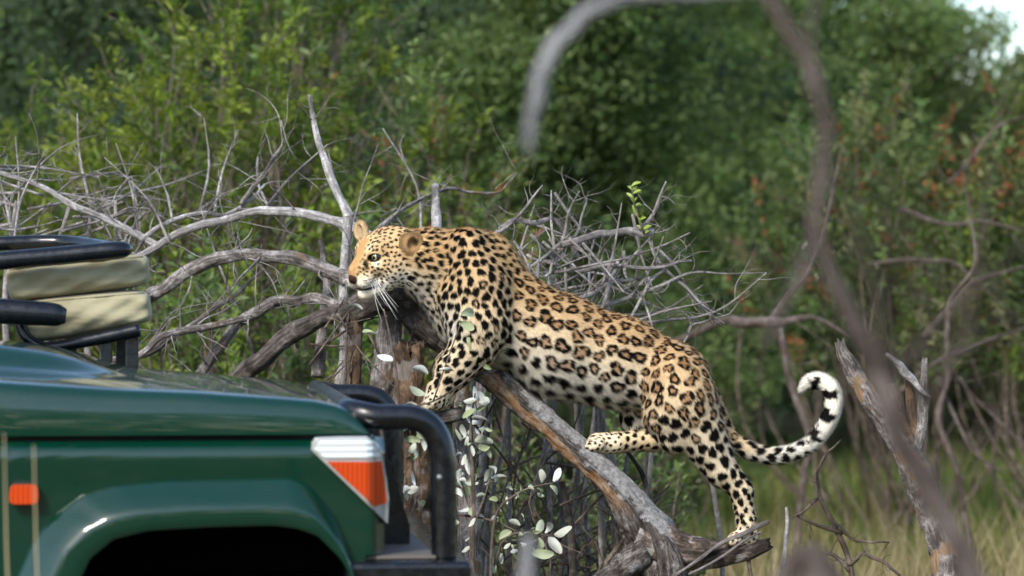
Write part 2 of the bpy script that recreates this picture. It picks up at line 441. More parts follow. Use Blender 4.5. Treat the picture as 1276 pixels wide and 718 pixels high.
# yellow-green shrub with upright leafy shoots, left
def shoot_shrub(name, label, x, y, height, spread, nshoot, cols, leafL=.050, leafW=.021, bark=TWIG_BROWN, per=38, group=None, red=0.0, zmin=.2, stem_every=2):
    root = thing(name, (x, y, 0), label, 'shrub', group)
    acc = Acc(); C, D, Nn, col = [], [], [], []
    for s in range(nshoot):
        a = random.uniform(0, 6.28); rr = spread * math.sqrt(random.random()); z0 = random.uniform(zmin, .92) ** .8 * height * (1 - .35 * (rr / spread)**2)
        p = np.array([x + rr * math.cos(a), y + rr * math.sin(a), z0]); d = nrm(np.array([math.cos(a) * .35 + random.gauss(0, .45), random.gauss(0, .45), 1.0]))
        ln = random.uniform(.12, .42); q = p + d * ln; mid_ = p + d * ln * .5 + np.array([random.gauss(0, .02), random.gauss(0, .02), 0])
        if s % stem_every == 0:
            root_p = np.array([x + random.gauss(0, .15), y + random.gauss(0, .15), -.05])
            m2 = (root_p + p) / 2 + np.array([random.gauss(0, .15), random.gauss(0, .15), -.1])
            acc.tube([(*root_p, .011), (*m2, .008), (*p, .0045), (*mid_, .0032), (*q, .0015)], 5, .12)
        else: acc.tube([(*p, .004), (*mid_, .003), (*q, .0015)], 4, .12)
        base_t = random.uniform(.65, 1.35); cc = np.array(random.choice(cols)) * base_t
        isred = random.random() < red and (z0 > .62 * height or red < .3)
        t = np.sort(rng.random(per))[:, None]
        pos = p + (q - p) * t + rng.normal(0, .012, (per, 3)); ang = np.arange(per) * 2.4 + random.random() * 6
        out = np.stack([np.cos(ang), np.sin(ang), 0 * ang], 1)
        C.append(pos + out * .003); D.append(nrm(out * .8 + d * rng.uniform(.1, 1.1, (per, 1)) + rng.normal(0, .3, (per, 3)))); Nn.append(nrm(d - out * .6 + rng.normal(0, .3, (per, 3))))
        cl = cc * rng.uniform(.7, 1.35, (per, 1)); 
        if isred: cl[rng.random(per) < .45] = random.choice(RD)
        col.append(cl)
    acc.build('stems', bark, root)
    n = len(C) * per
    V, F, c = leaf_cloud(np.vstack(C), np.vstack(D), np.vstack(Nn), leafL * rng.uniform(.6, 1.4, n), leafW * rng.uniform(.7, 1.3, n), np.clip(np.vstack(col), 0, 1))
    link('crown', mesh_np('crown', V, F, col=c, smooth=False), LEAF, root)
    return root
GS = 'leafy shrubs behind the fallen tree'
shoot_shrub('leafy_shrub', 'tall yellow-green shrub with upright shoots above the bare branch tangle', -1.3, 4.6, 2.80, .80, 430, YG, group=GS)
shoot_shrub('leafy_shrub', 'bushy yellow-green shrub behind the beige cushions', -2.35, 5.6, 2.60, .85, 430, YG, group=GS)
shoot_shrub('leafy_shrub', 'green shrub with reddish tips behind the white upright stick', -.45, 5.0, 2.5, .6, 240, YG + MD, group=GS, red=.22, per=26)
shoot_shrub('leafy_shrub', 'low green shrub showing between the bare branches over the bonnet', -.95, 3.0, 1.8, .6, 240, YG + MD, group=GS, per=28)
shoot_shrub('leafy_shrub', 'tall green shrub with shoots against the dark trees', -1.1, 6.5, 3.6, .8, 330, MD + YG, .06, .026, group=GS)
shoot_shrub('leafy_shrub', 'olive shrub with scattered red leaves by the right edge', 3.1, 7.5, 2.75, .95, 420, OL + MD + YG, .055, .03, per=30, red=.45, group=GS, zmin=.38, stem_every=9)
shoot_shrub('leafy_shrub', 'thin olive shrub with few leaves behind the broken stump', 2.1, 8.5, 2.7, .8, 330, OL + MD, .055, .028, per=30, red=.12, group=GS, zmin=.38, stem_every=9)
shoot_shrub('leafy_shrub', 'low leafy green shrub behind the curled tail', 2.0, 17.5, 1.6, 1.5, 420, MD + DK, .06, .03, per=34, group=GS, zmin=.02)
shoot_shrub('leafy_shrub', 'low dark shrub in the shade under the leopard', .35, 8.6, 1.45, .9, 330, MD + OL, .055, .026, per=32, group=GS, zmin=.02)
shoot_shrub('leafy_shrub', 'low dark green shrub at the far edge of the grass, right', 4.2, 18.5, 1.8, 1.6, 420, DK + OL, .06, .03, per=34, group=GS, zmin=.02)
shoot_shrub('leafy_shrub', 'low olive shrub right behind the leaning log', .15, 2.6, .95, .55, 150, OL + MD, .045, .02, per=26, group=GS, zmin=.05, stem_every=4)
shoot_shrub('leafy_shrub', 'low olive shrub behind the car nose', -.75, 7.5, 1.7, .8, 300, MD + DK, .055, .026, per=32, group=GS, zmin=.02)

# far-off wood closing the gaps between the trees
n = 30000
wx = rng.uniform(-24, 22, n); wy = 50 + rng.uniform(0, 8, n); wh = np.where(wx / (wy + 9) > .128, 4.2, 8.0) + .7 * np.sin(wx * .8) + .5 * np.sin(wx * 1.9 + 1)
wz = rng.random(n) * wh
V, F, c = leaf_cloud(np.stack([wx, wy, wz], 1), rand_dirs(n), rand_dirs(n), rng.uniform(.25, .5, n), rng.uniform(.15, .3, n), vary(DK + MD, n))
tag(link('woods', mesh_np('woods', V, F, col=c, smooth=False), LEAF), kind='stuff')
# the same bush goes on behind the viewpoint: one far-off wood (it shows only as reflections in the car)
n = 26000
wx = rng.uniform(-45, 45, n); wy = -30 - rng.uniform(0, 9, n) + 6 * np.sin(wx * .2); wh = 6.5 + 1.6 * np.sin(wx * .55) + 1.1 * np.sin(wx * 1.3 + 2)
wz = rng.random(n) * wh
V, F, c = leaf_cloud(np.stack([wx, wy, wz], 1), rand_dirs(n), rand_dirs(n), rng.uniform(.35, .7, n), rng.uniform(.2, .4, n), vary(DK + MD, n))
tag(link('woods', mesh_np('woods', V, F, col=c, smooth=False), LEAF), kind='stuff')
# ------------------------------------------------------------------ dead wood
def PP(rows, Y=None):
    """rows of (px, py, Y, radius in photo pixels) -> world rows (x, y, z, r)"""
    out = []
    for a, b, y, r in rows:
        s = PXM * CAM_D / (CAM_D + y)
        out.append((*P(a, b, y), r / s))
    return out

def twiglets(acc, pts, n, length, r, depth=1, flat=.6, bias=(0, 0, 0), sides=5, kink=.22):
    """Random side twigs growing from a polyline (world rows)."""
    p = spline(pts, .03)
    for _ in range(n):
        i = random.randrange(1, len(p)); b = p[i, :3]; t = nrm(p[i, :3] - p[i - 1, :3])
        d = nrm(np.array([random.gauss(0, 1), random.gauss(0, flat), random.gauss(0, 1)]) + t * .6 + np.array(bias))
        L = length * random.uniform(.4, 1.3); rr = min(r, p[i, 3] * .8) * random.uniform(.6, 1.1); q = b.copy(); rows = [(*q, rr)]
        k = 4
        for j in range(k):
            d = nrm(d + np.array([random.gauss(0, kink), random.gauss(0, kink), random.gauss(0, kink)])); q = q + d * L / k
            rows.append((*q, rr * (1 - .75 * (j + 1) / k)))
        acc.tube(rows, sides, L / 9)
        if depth > 0: twiglets(acc, rows, random.randint(1, 3), L * .5, rr * .6, depth - 1, flat, bias, 4, kink)

def branch(parent, rows, mat, name='branch', sides=14, bark=.10, step=.012, twigs=None, rough_end=.0, kink=.035):
    w = PP(rows)
    if kink and len(w) > 2:                            # small random elbows between the drawn points
        q = [w[0]]
        for r0_, r1_ in zip(w[:-1], w[1:]):
            r0_, r1_ = np.array(r0_), np.array(r1_); L_ = np.linalg.norm(r1_[:3] - r0_[:3]); m_ = (r0_ + r1_) / 2
            m_[:3] += np.array([random.gauss(0, 1), random.gauss(0, 1), random.gauss(0, 1)]) * L_ * kink; m_[3] *= random.uniform(.9, 1.14)
            q += [tuple(m_), tuple(r1_)]
        w = q
    a = Acc(); a.tube(w, sides, step * (.7 if sides >= 14 else 1), bark * (1.7 if sides >= 14 else 1.2), 80, rough_end=rough_end); a.build(name, mat, parent)
    return w

# --- the leaning log under the leopard
log = thing('dead_log', P(800, 1000, .05) * [1, 1, 0], 'thick leaning dead log with stripped orange wood that the leopard stands on', 'log')
G0 = P(0, 0, 0)
a = Acc()
lrows = PP([(556, 418, .02, 15), (598, 455, .01, 17), (640, 491, .0, 17), (672, 519, -.005, 17), (705, 550, -.01, 17.5), (740, 580, -.015, 18), (768, 608, -.02, 20), (792, 640, -.02, 25), (812, 680, .0, 34), (826, 760, .02, 40), (832, 900, .03, 44), (835, 1030, .04, 52)])
a.tube(lrows, 56, .005, .14, 75)
V = np.vstack(a.V); cl_ = spline(lrows, .005)[:, :3]
kd_ = kdtree.KDTree(len(cl_))
for q_, p_ in enumerate(cl_): kd_.insert(p_, q_)
kd_.balance()
lp0, ld, ln_ = P(598, 458), np.array([.717, 0, -.697]), np.array([.697, 0, .717])
mask = np.zeros(len(V))
for q_, p_ in enumerate(V):                            # where the bark has come away: irregular, recessed by a few millimetres
    s_, t_ = (p_ - lp0) @ ln_, (p_ - lp0) @ ld
    nz = mnoise.noise(Vector((t_ * 9, s_ * 22, p_[1] * 22))) * .6 + mnoise.noise(Vector((t_ * 30, s_ * 60, p_[1] * 60 + 9))) * .35
    m_ = smooth01(-.10, .10, nz + .55 - abs(s_ + .004) / .030) * smooth01(-.02, .05, t_ + nz * .05) * smooth01(.62, .50, t_ + nz * .1)
    mask[q_] = m_
    c_ = np.array(cl_[kd_.find(p_)[1]]); V[q_] = p_ + (c_ - p_) * (.13 * m_)
me = mesh_np('trunk', V, [np.vstack(a.Q), np.vstack(a.T)], uv=np.vstack(a.U), col=np.repeat(mask[:, None], 3, 1))
link('trunk', me, LOG_BARK, log)
a = Acc()
a.tube(PP([(800, 668, -.02, 26), (838, 684, -.05, 24), (872, 690, -.075, 19), (905, 690, -.085, 15), (935, 686, -.088, 12), (958, 678, -.088, 7)]), 26, .007, .16, 60, rough_end=.012)
a.build('stub', BARK_STUB, log)
a = Acc(); a.tube(PP([(800, 690, -.05, 20), (770, 712, -.09, 15), (740, 735, -.10, 12), (700, 800, -.1, 8)]), 18, .008, .14); a.build('root', LOG_BARK, log)
a = Acc(); a.tube(PP([(818, 660, -.06, 12), (832, 690, -.09, 16), (842, 730, -.1, 18), (850, 800, -.08, 20)]), 18, .008, .18); a.build('root', LOG_BARK, log)
# splinters and sticks lying across the stub
for rows in ([(838, 718, -.14, 2.0), (880, 690, -.13, 2.2), (930, 664, -.13, 3.4), (958, 650, -.12, 2.6)], [(858, 716, -.15, 1.6), (905, 690, -.14, 1.7), (950, 662, -.13, 1.2)], [(842, 718, -.15, 1.2), (868, 700, -.15, 1.4), (890, 683, -.14, .8)], [(932, 692, -.09, 3), (934, 708, -.09, 2.5), (937, 728, -.09, 2)]):
    branch(log, rows, TWIG_GREY if rows[0][3] < 2.5 else TWIG_BROWN, 'splinter', 7, .05)

# --- dark fibrous trunk behind the chest and the broken brown stump
tr = thing('dead_snag', P(510, 1000, .12) * [1, 1, 0], 'dark fibrous dead trunk behind the leopard chest with a broken brown stump', 'trunk')
a = Acc(); a.tube(PP([(622, 466, .16, 22), (585, 432, .15, 27), (545, 402, .14, 31), (508, 372, .13, 27), (470, 372, .13, 21), (440, 388, .14, 18)]), 32, .009, .10, 70); a.build('limb', BARK_DARK, tr)
a = Acc(); a.tube(PP([(520, 1000, .12, 34), (514, 700, .10, 30), (510, 560, .06, 23), (510, 490, .04, 20), (508, 434, .03, 19)]), 34, .007, .24, 60, rough_end=.03); a.build('stump', BARK_BROWN, tr)
a = Acc(); a.tube(PP([(468, 1000, .12, 24), (470, 640, .12, 20), (476, 520, .11, 17), (482, 440, .12, 16), (488, 380, .13, 16)]), 28, .007, .22, 60); a.build('stem', BARK_GREY, tr)
a = Acc(); a.tube(PP([(436, 1000, .16, 12), (438, 620, .16, 10), (440, 500, .15, 9), (443, 430, .15, 8), (446, 380, .14, 8)]), 16, .008, .22); a.build('stem', BARK_BROWN, tr)
a = Acc(); a.tube(PP([(415, 1000, .3, 9), (418, 560, .3, 8), (430, 440, .28, 7), (428, 360, .26, 6), (434, 270, .24, 6)]), 12, .015, .08); a.build('stem', BARK_SILVER, tr)
a = Acc(); a.tube(PP([(590, 1000, -.02, 17), (586, 700, .0, 15), (578, 560, .05, 13), (572, 470, .08, 11)]), 18, .012, .12); a.build('stem', BARK_GREY, tr)

a = Acc(); a.tube(PP([(492, 530, -.02, 8), (525, 522, -.06, 9), (556, 520, -.10, 9), (590, 512, -.04, 8)]), 16, .008, .2); a.build('limb', BARK_DARK, tr)
acc = Acc(); random.seed(77)
for i in range(34):
    x, y = random.uniform(395, 545), random.uniform(385, 520); Y = random.uniform(-.02, .4); a_ = random.choice((random.gauss(1.4, .3), random.uniform(-1.2, 1.2))); L = random.uniform(20, 60)
    dx, dy = math.cos(a_) * L, math.sin(a_) * L
    rows = PP([(x - dx, y + dy, Y, 1.7), (x + random.gauss(0, 6), y + random.gauss(0, 6), Y + .04, 1.4), (x + dx, y - dy, Y + random.gauss(0, .1), .6)])
    acc.tube(rows, 5, .04); twiglets(acc, rows, 2, .07, .0014, 0, kink=.4)
tag(acc.build('twigs', TWIG_BROWN, tr), kind='stuff')

# --- fallen tree: branches to the left over the car
ft = thing('fallen_tree', P(320, 1000, .35) * [1, 1, 0], 'fallen bare tree with pale curved branches over the bonnet', 'dead tree')
W = {}
W['a'] = branch(ft, [(a_, b_, c_, d_ * .86) for a_, b_, c_, d_ in [(120, 425, .55, 10), (185, 370, .5, 10), (230, 340, .45, 9.5), (290, 319, .4, 9), (340, 320, .35, 9), (400, 334, .28, 10), (440, 350, .22, 11), (490, 380, .16, 15)]], BARK_GREY, sides=20, bark=.12)
W['b'] = branch(ft, [(a_, b_, c_, d_ * .86) for a_, b_, c_, d_ in [(150, 330, .62, 4), (195, 308, .6, 5.5), (250, 281, .55, 6), (315, 264, .5, 6), (370, 265, .45, 6.5), (415, 275, .4, 7.5), (450, 288, .34, 8), (500, 330, .25, 10), (520, 372, .18, 11)]], BARK_SILVER)
W['c'] = branch(ft, [(a_, b_, c_, d_ * .86) for a_, b_, c_, d_ in [(205, 520, .5, 9), (255, 458, .48, 8), (298, 402, .44, 8), (345, 374, .38, 7), (392, 371, .33, 7.5), (440, 395, .25, 9)]], BARK_GREY)
W['d'] = branch(ft, [(a_, b_, c_, d_ * .86) for a_, b_, c_, d_ in [(250, 540, .42, 16), (300, 468, .38, 14), (352, 425, .33, 13), (405, 395, .28, 12), (455, 388, .2, 13)]], BARK_DARK, sides=20)
W['e'] = branch(ft, [(a_, b_, c_, d_ * .86) for a_, b_, c_, d_ in [(386, 118, .5, 3.2), (391, 150, .5, 4), (403, 195, .48, 5), (418, 235, .45, 6), (436, 272, .4, 7.5)]], BARK_SILVER)
W['f'] = branch(ft, [(a_, b_, c_, d_ * .86) for a_, b_, c_, d_ in [(-60, 205, .75, 3.5), (0, 216, .72, 4), (60, 237, .7, 4.2), (130, 272, .66, 4.8), (195, 306, .62, 5.5)]], BARK_SILVER)
W['g'] = branch(ft, [(a_, b_, c_, d_ * .86) for a_, b_, c_, d_ in [(130, 450, .4, 5), (185, 440, .42, 4.6), (240, 405, .45, 4), (290, 370, .5, 3), (330, 335, .52, 1.8)]], BARK_GREY)
W['h'] = branch(ft, [(a_, b_, c_, d_ * .86) for a_, b_, c_, d_ in [(160, 452, .35, 5), (200, 420, .36, 5), (255, 408, .38, 5.5), (310, 395, .4, 4.5), (350, 378, .4, 3)]], BARK_GREY)
W['i'] = branch(ft, [(a_, b_, c_, d_ * .86) for a_, b_, c_, d_ in [(175, 300, .62, 4), (230, 270, .66, 3.6), (280, 268, .7, 3), (330, 230, .75, 2.2)]], BARK_SILVER)
W['j'] = branch(ft, [(543, 292, .25, 6), (543, 258, .25, 5.5), (542, 230, .25, 4.6)], BARK_SILVER, rough_end=.004)
W['k'] = branch(ft, [(560, 300, .3, 6), (545, 330, .28, 8), (530, 370, .2, 9)], BARK_SILVER)
W['l'] = branch(ft, [(a_, b_, c_, d_ * .86) for a_, b_, c_, d_ in [(455, 300, .35, 3.5), (500, 262, .5, 3), (560, 235, .6, 2.4), (620, 240, .65, 1.8), (645, 215, .7, 1.0)]], BARK_GREY)
W['m'] = branch(ft, [(250, 700, .5, 14), (240, 800, .5, 15), (230, 1010, .5, 18)], BARK_DARK)
W['n'] = branch(ft, [(205, 520, .5, 9), (225, 600, .5, 11), (250, 705, .5, 13)], BARK_DARK)
W['o'] = branch(ft, [(a_, b_, c_, d_ * .86) for a_, b_, c_, d_ in [(300, 255, .7, 3.5), (330, 215, .75, 3.0), (352, 180, .8, 2.2), (350, 150, .8, 1.2)]], BARK_GREY)
W['p'] = branch(ft, [(395, 470, .4, 8), (400, 420, .42, 6), (408, 360, .45, 5), (400, 300, .5, 3.5)], BARK_GREY)
random.seed(11)
acc = Acc()
for k, n, L, r in (('a', 12, .22, .004), ('b', 16, .22, .0035), ('c', 12, .2, .0035), ('d', 10, .2, .0035), ('e', 7, .13, .0025), ('f', 26, .24, .0032), ('g', 14, .2, .003), ('h', 12, .18, .003), ('i', 10, .2, .0025), ('l', 12, .18, .0022), ('o', 12, .22, .0025), ('j', 5, .1, .002)):
    twiglets(acc, W[k], n, L, r, 2)
# upright fine twigs behind the head and the car
for i in range(20):
    x = random.uniform(-20, 640); y0 = random.uniform(250, 400); h_ = random.uniform(60, 150); dx = random.gauss(0, 40); Y = random.uniform(.5, 1.4)
    rows = PP([(x, y0, Y, 2.0), (x + dx * .4 + random.gauss(0, 8), y0 - h_ * .5, Y + .1, 1.6), (x + dx, y0 - h_, Y + .1, .7)])
    acc.tube(rows, 5, .04); twiglets(acc, rows, 4, .12, .0018, 1)
tag(acc.build('twigs', TWIG_GREY, ft), kind='stuff')

# tangle of thin dry twigs above the roll bar, left
tg = thing('twig_tangle', P(40, 1000, .9) * [1, 1, 0], 'tangle of pale thin twigs above the black roll bar', 'twigs')
acc = Acc(); random.seed(5)
for i in range(30):
    x = random.uniform(-30, 190); y0 = random.uniform(205, 300); a_ = random.gauss(0, .6); L = random.uniform(50, 130); Y = random.uniform(.6, 1.3)
    dx, dy = math.cos(a_) * L * random.choice((-1, 1)), math.sin(a_) * L * .7
    rows = PP([(x, y0, Y, 1.9), (x + dx * .5 + random.gauss(0, 8), y0 + dy * .5 + random.gauss(0, 8), Y + .1, 1.5), (x + dx, y0 + dy, Y + random.gauss(0, .2), .6)])
    acc.tube(rows, 5, .04); twiglets(acc, rows, 3, .10, .0016, 1)
for x in (10, 60, 110, 150):
    acc.tube(PP([(x, 1000, .95, 6), (x + 8, 600, .95, 5), (x - 4, 380, .95, 4), (x + random.gauss(0, 20), 250, .95, 2)]), 6, .08)
tag(acc.build('twigs', TWIG_GREY, tg), kind='stuff')

# --- grey twig pile behind the back of the leopard
tp_ = thing('brush_pile', P(720, 1000, .45) * [1, 1, 0], 'grey heap of bare brushwood twigs behind the leopard back', 'brushwood')
random.seed(17)
main = [[(600, 330, .3, 5), (640, 275, .4, 5), (690, 274, .45, 4.5), (720, 320, .5, 4)], [(610, 295, .3, 3), (650, 265, .35, 2.5), (676, 231, .4, 1.2)],
        [(700, 305, .4, 6), (745, 292, .45, 6), (785, 288, .5, 6.5), (815, 290, .5, 6)], [(795, 290, .5, 3.2), (815, 265, .5, 2.6), (830, 226, .5, 1.2)],
        [(690, 330, .4, 3), (720, 290, .45, 2.5), (731, 252, .5, 1.3)], [(640, 345, .35, 3), (700, 300, .4, 2.6), (722, 238, .4, 1.2)],
        [(688, 395, .35, 3), (690, 310, .4, 2.5), (687, 237, .45, 1.2)], [(700, 400, .4, 3.5), (780, 372, .45, 3), (862, 340, .5, 2), (955, 340, .55, .8)],
        [(810, 300, .5, 3.2), (838, 345, .5, 2.6), (870, 375, .5, 2), (900, 393, .5, 1)], [(820, 310, .5, 2.4), (860, 370, .52, 2), (905, 405, .55, 1)],
        [(745, 395, .4, 3), (800, 402, .45, 2.4), (870, 395, .5, 2), (955, 340, .5, 1.0)], [(720, 340, .4, 3.5), (760, 330, .42, 3), (830, 332, .46, 2.4), (862, 325, .5, 1.5)],
        [(690, 400, .35, 3.5), (740, 365, .4, 3.5), (770, 350, .45, 2.8), (800, 345, .48, 1.8)], [(655, 345, .3, 4.5), (700, 390, .4, 4.5), (740, 410, .4, 4), (790, 420, .4, 3)],
        [(830, 335, .5, 2.6), (800, 370, .45, 2.6), (770, 410, .42, 2.6)], [(655, 395, .3, 4.5), (668, 360, .3, 5), (671, 328, .3, 2)],
        [(770, 325, .45, 3), (760, 350, .4, 3), (745, 395, .4, 3)], [(620, 345, .4, 2.4), (740, 335, .42, 2.2), (800, 315, .5, 1.8), (860, 290, .5, .9)],
        [(640, 300, .35, 2.2), (664, 350, .36, 2.2), (668, 400, .36, 2)], [(850, 430, .4, 1.6), (862, 405, .4, 1.8), (885, 398, .42, 1)]]
wl = []
for rows in main: wl.append(branch(tp_, [(a_, b_, c_, d_ * .8) for a_, b_, c_, d_ in rows], TWIG_GREY, 'twig', 8, .08, kink=.05))
acc = Acc()
for w in wl: twiglets(acc, w, 5, .15, .0023, 2, .8, kink=.32)
for i in range(50):
    x, y = random.gauss(725, 58), random.gauss(352, 36); L = random.uniform(40, 120); a_ = random.uniform(-1.5, 1.5); Y = random.uniform(.28, .75)
    dx, dy = math.cos(a_) * L * .5, math.sin(a_) * L * .5
    rows = PP([(x - dx, y - dy, Y, 2.0), (x + random.gauss(0, 6), y + random.gauss(0, 6), Y + .05, 1.8), (x + dx, y + dy, Y + random.gauss(0, .12), .8)])
    acc.tube(rows, 5, .05); twiglets(acc, rows, 2, .08, .0016, 0)
for i in range(22):                                   # twigs carrying the heap down to the ground
    x = random.uniform(590, 860); Y = random.uniform(.35, .9); t = random.uniform(-60, 60)
    acc.tube(PP([(x, random.uniform(350, 420) + max(0, (x - 640) * .25), Y, 2.2), (x + t * .3, 520, Y, 2.8), (x + t, 700, Y, 3.4), (x + t, 1005, Y, 4)]), 5, .09)
tag(acc.build('twigs', TWIG_GREY, tp_), kind='stuff')
acc = Acc()
for w in wl: twiglets(acc, w, 3, .13, .002, 1, .8, kink=.4)
tag(acc.build('twigs', TWIG_BROWN, tp_), kind='stuff')
# sprig of green leaves standing in the heap
sg = thing('green_sprig', P(795, 290, .5), 'small sprig of fresh green leaves in the twig heap', 'sprig')
stem = PP([(803, 292, .48, 1.8), (795, 270, .47, 1.5), (790, 252, .46, 1.2), (787, 232, .46, .8)]); a = Acc(); a.tube(stem, 5, .02); a.build('stem', TWIG_BROWN, sg)
def near_leaf_mesh(name, width=.42, curl=.16, blunt=.75, twist=0.0):
    n, m = 9, 5; V = np.zeros((n, m, 3))
    for i in range(n):
        t = i / (n - 1); w = math.sin(math.pi * (t**1.15 * .93 + .05))**blunt * .5
        for j in range(m):
            s_ = (j - 2) / 2; V[i, j] = (t, s_ * w * width + .03 * math.sin(t * 5), abs(s_) * w * .22 - curl * (t - .3)**2 + twist * s_ * w * t)
    v, q = grid_mesh(V); return mesh_np(name, v, q, smooth=True)
def leaf_obj(me, parent, pos, d, up, size):
    d = Vector(nrm(d)); z = Vector(nrm(np.array(up, float))); y_ = z.cross(d).normalized(); z = d.cross(y_)
    o = bpy.data.objects.new('leaf', me); COL.objects.link(o); o.parent = parent
    from mathutils import Matrix
    m = Matrix((d, y_, z)).transposed()
    o.rotation_euler = m.to_euler(); o.scale = (size, size, size)
    o.location = Vector([float(v) for v in pos]) - parent.location
    return o
fg = M('fresh_leaf', rough=.5, base=(.20, .27, .035)); FRESH = near_leaf_mesh('fresh_leaf'); FRESH.materials.append(fg.m)
sp_ = spline(stem, .012)
for i in range(20):
    p = sp_[int(i / 20 * len(sp_)), :3]; d = np.array([random.choice((-1, 1)) * random.uniform(.3, 1), random.gauss(0, .4), random.uniform(.2, 1)])
    leaf_obj(FRESH, sg, p, d, (random.gauss(0, .4), -.8, .6), random.uniform(.02, .034))

# --- undergrowth of dark thin stems below the log
ug = thing('dry_undergrowth', P(680, 1000, .3) * [1, 1, 0], 'dark thin dry stems standing below the leaning log', 'dry stems')
acc = Acc(); random.seed(23)
for i in range(62):
    x = random.uniform(440, 830); Y = random.uniform(.10, 1.1); t = random.gauss(0, 60); top = max(random.uniform(480, 680), 455 + max(0, (x - 600)) * .98 + 14)
    k = random.gauss(0, 30); r0 = random.choice((1.2, 1.6, 2.2, 3.2))
    rows = PP([(x + t, 1005, Y, r0 * 1.5), (x + t * .5 + k * .4, 800, Y + random.gauss(0, .1), r0 * 1.2), (x + k * .6 + random.gauss(0, 10), 700, Y, r0), (x + k + random.gauss(0, 14), (700 + top) / 2, Y + random.gauss(0, .05), r0 * .8), (x + k * 1.6 + random.gauss(0, 18), top, Y, .7)])
    acc.tube(rows, 5, .06)
    twiglets(acc, rows[1:], 3, .16, .0016, 1, kink=.35)
for i in range(70):                                   # loose dead twigs lying every which way
    x, y = random.uniform(470, 800), random.uniform(500, 720); y = max(y, 470 + max(0, (x - 600)) * .98); Y = random.uniform(.1, .9); a_ = random.uniform(-1.3, 1.3); L = random.uniform(25, 75)
    dx, dy = math.cos(a_) * L, math.sin(a_) * L
    acc.tube(PP([(x - dx, y - dy, Y, 1.8), (x + random.gauss(0, 8), y + random.gauss(0, 8), Y + .1, 1.5), (x + dx, y + dy, Y + random.gauss(0, .1), .6)]), 5, .05)
tag(acc.build('stems', TWIG_BROWN, ug), kind='stuff')
us = [[(780, 560, .3, 2.5), (800, 590, .3, 3.2), (812, 635, .28, 3.5)], [(700, 600, .3, 4), (712, 660, .3, 4.5), (716, 720, .3, 5), (718, 1003, .3, 6)], [(772, 640, .3, 5), (776, 720, .3, 6), (778, 1003, .3, 7)]]
for rows in us: branch(ug, rows, BARK_DARK, 'stem', 8, .06)

# --- small dry shrub right of the hind paw
ds = thing('dry_twig_shrub', P(1060, 1000, .1) * [1, 1, 0], 'small leafless shrub with forked dark twigs under the curled tail', 'dry shrub')
random.seed(31); acc = Acc()
for rows in ([(1075, 1000, .12, 5), (1066, 760, .11, 4), (1058, 700, .1, 3.6), (1040, 655, .1, 3.2), (1022, 620, .1, 2.6), (1018, 590, .1, 2), (1030, 565, .1, 1.6), (1048, 548, .1, .9)],
             [(1018, 622, .1, 2.2), (1003, 636, .06, 1.9), (992, 642, .04, 1.2)], [(1035, 648, .1, 2.4), (1062, 672, .06, 2), (1085, 676, .03, 1.6), (1108, 676, .0, 1)],
             [(1058, 705, .1, 2.8), (1075, 690, .06, 2.4), (1100, 700, .04, 2.2), (1122, 718, .02, 1.8)], [(992, 642, .05, 1.6), (1020, 655, .08, 2.4), (1050, 664, .1, 3)], [(1058, 712, .1, 3), (1035, 690, .12, 2.4), (1012, 688, .13, 1.6)]):
    w = branch(ds, rows, TWIG_BROWN, 'twig', 8, .1); twiglets(acc, w, 7, .06, .0018, 1)
tag(acc.build('twigs', TWIG_BROWN, ds), kind='stuff')
st = thing('bare_stick', P(976, 1000, .0) * [1, 1, 0], 'single pale upright stick beside the hind paw', 'stick')
branch(st, [(972, 1000, .0, 4), (975, 740, .0, 3.4), (978, 690, .0, 3), (981, 655, .0, 2.6), (980, 632, .0, 2)], BARK_SILVER, 'stem', 8, .06)

# --- broken stump, right
bs = thing('broken_stump', P(1185, 1000, -.1) * [1, 1, 0], 'splintered broken stump leaning beyond the curled tail', 'stump')
branch(bs, [(1225, 1000, -.1, 26), (1200, 780, -.1, 23), (1178, 690, -.08, 20), (1152, 620, -.05, 17), (1128, 560, -.03, 16)], BARK_LOG, 'trunk', 24, .14)
branch(bs, [(1132, 570, -.03, 14), (1105, 530, -.03, 12), (1075, 482, -.03, 11), (1058, 452, -.03, 9.5), (1047, 429, -.03, 6)], BARK_LOG, 'limb', 20, .12, rough_end=.02)
branch(bs, [(1135, 575, .0, 9), (1120, 520, .0, 8), (1112, 480, .0, 5)], BARK_BROWN, 'limb', 14, .14, rough_end=.015)
branch(bs, [(1142, 580, .02, 7), (1140, 540, .02, 7), (1134, 490, .02, 6), (1128, 470, .02, 3)], BARK_BROWN, 'limb', 14, .14, rough_end=.012)
branch(bs, [(1143, 560, .0, 7), (1150, 500, .0, 6.5), (1152, 450, .0, 3)], BARK_GREY, 'limb', 14, .14, rough_end=.02)
branch(bs, [(1104, 441, -.04, 2.5), (1122, 456, -.04, 5), (1136, 472, -.03, 5), (1158, 495, -.03, 1.5)], BARK_SILVER, 'splinter', 10, .12, rough_end=.01)
branch(bs, [(1142, 560, .02, 6), (1160, 600, .02, 5), (1182, 645, .0, 3.5)], BARK_GREY, 'splinter', 10, .12)

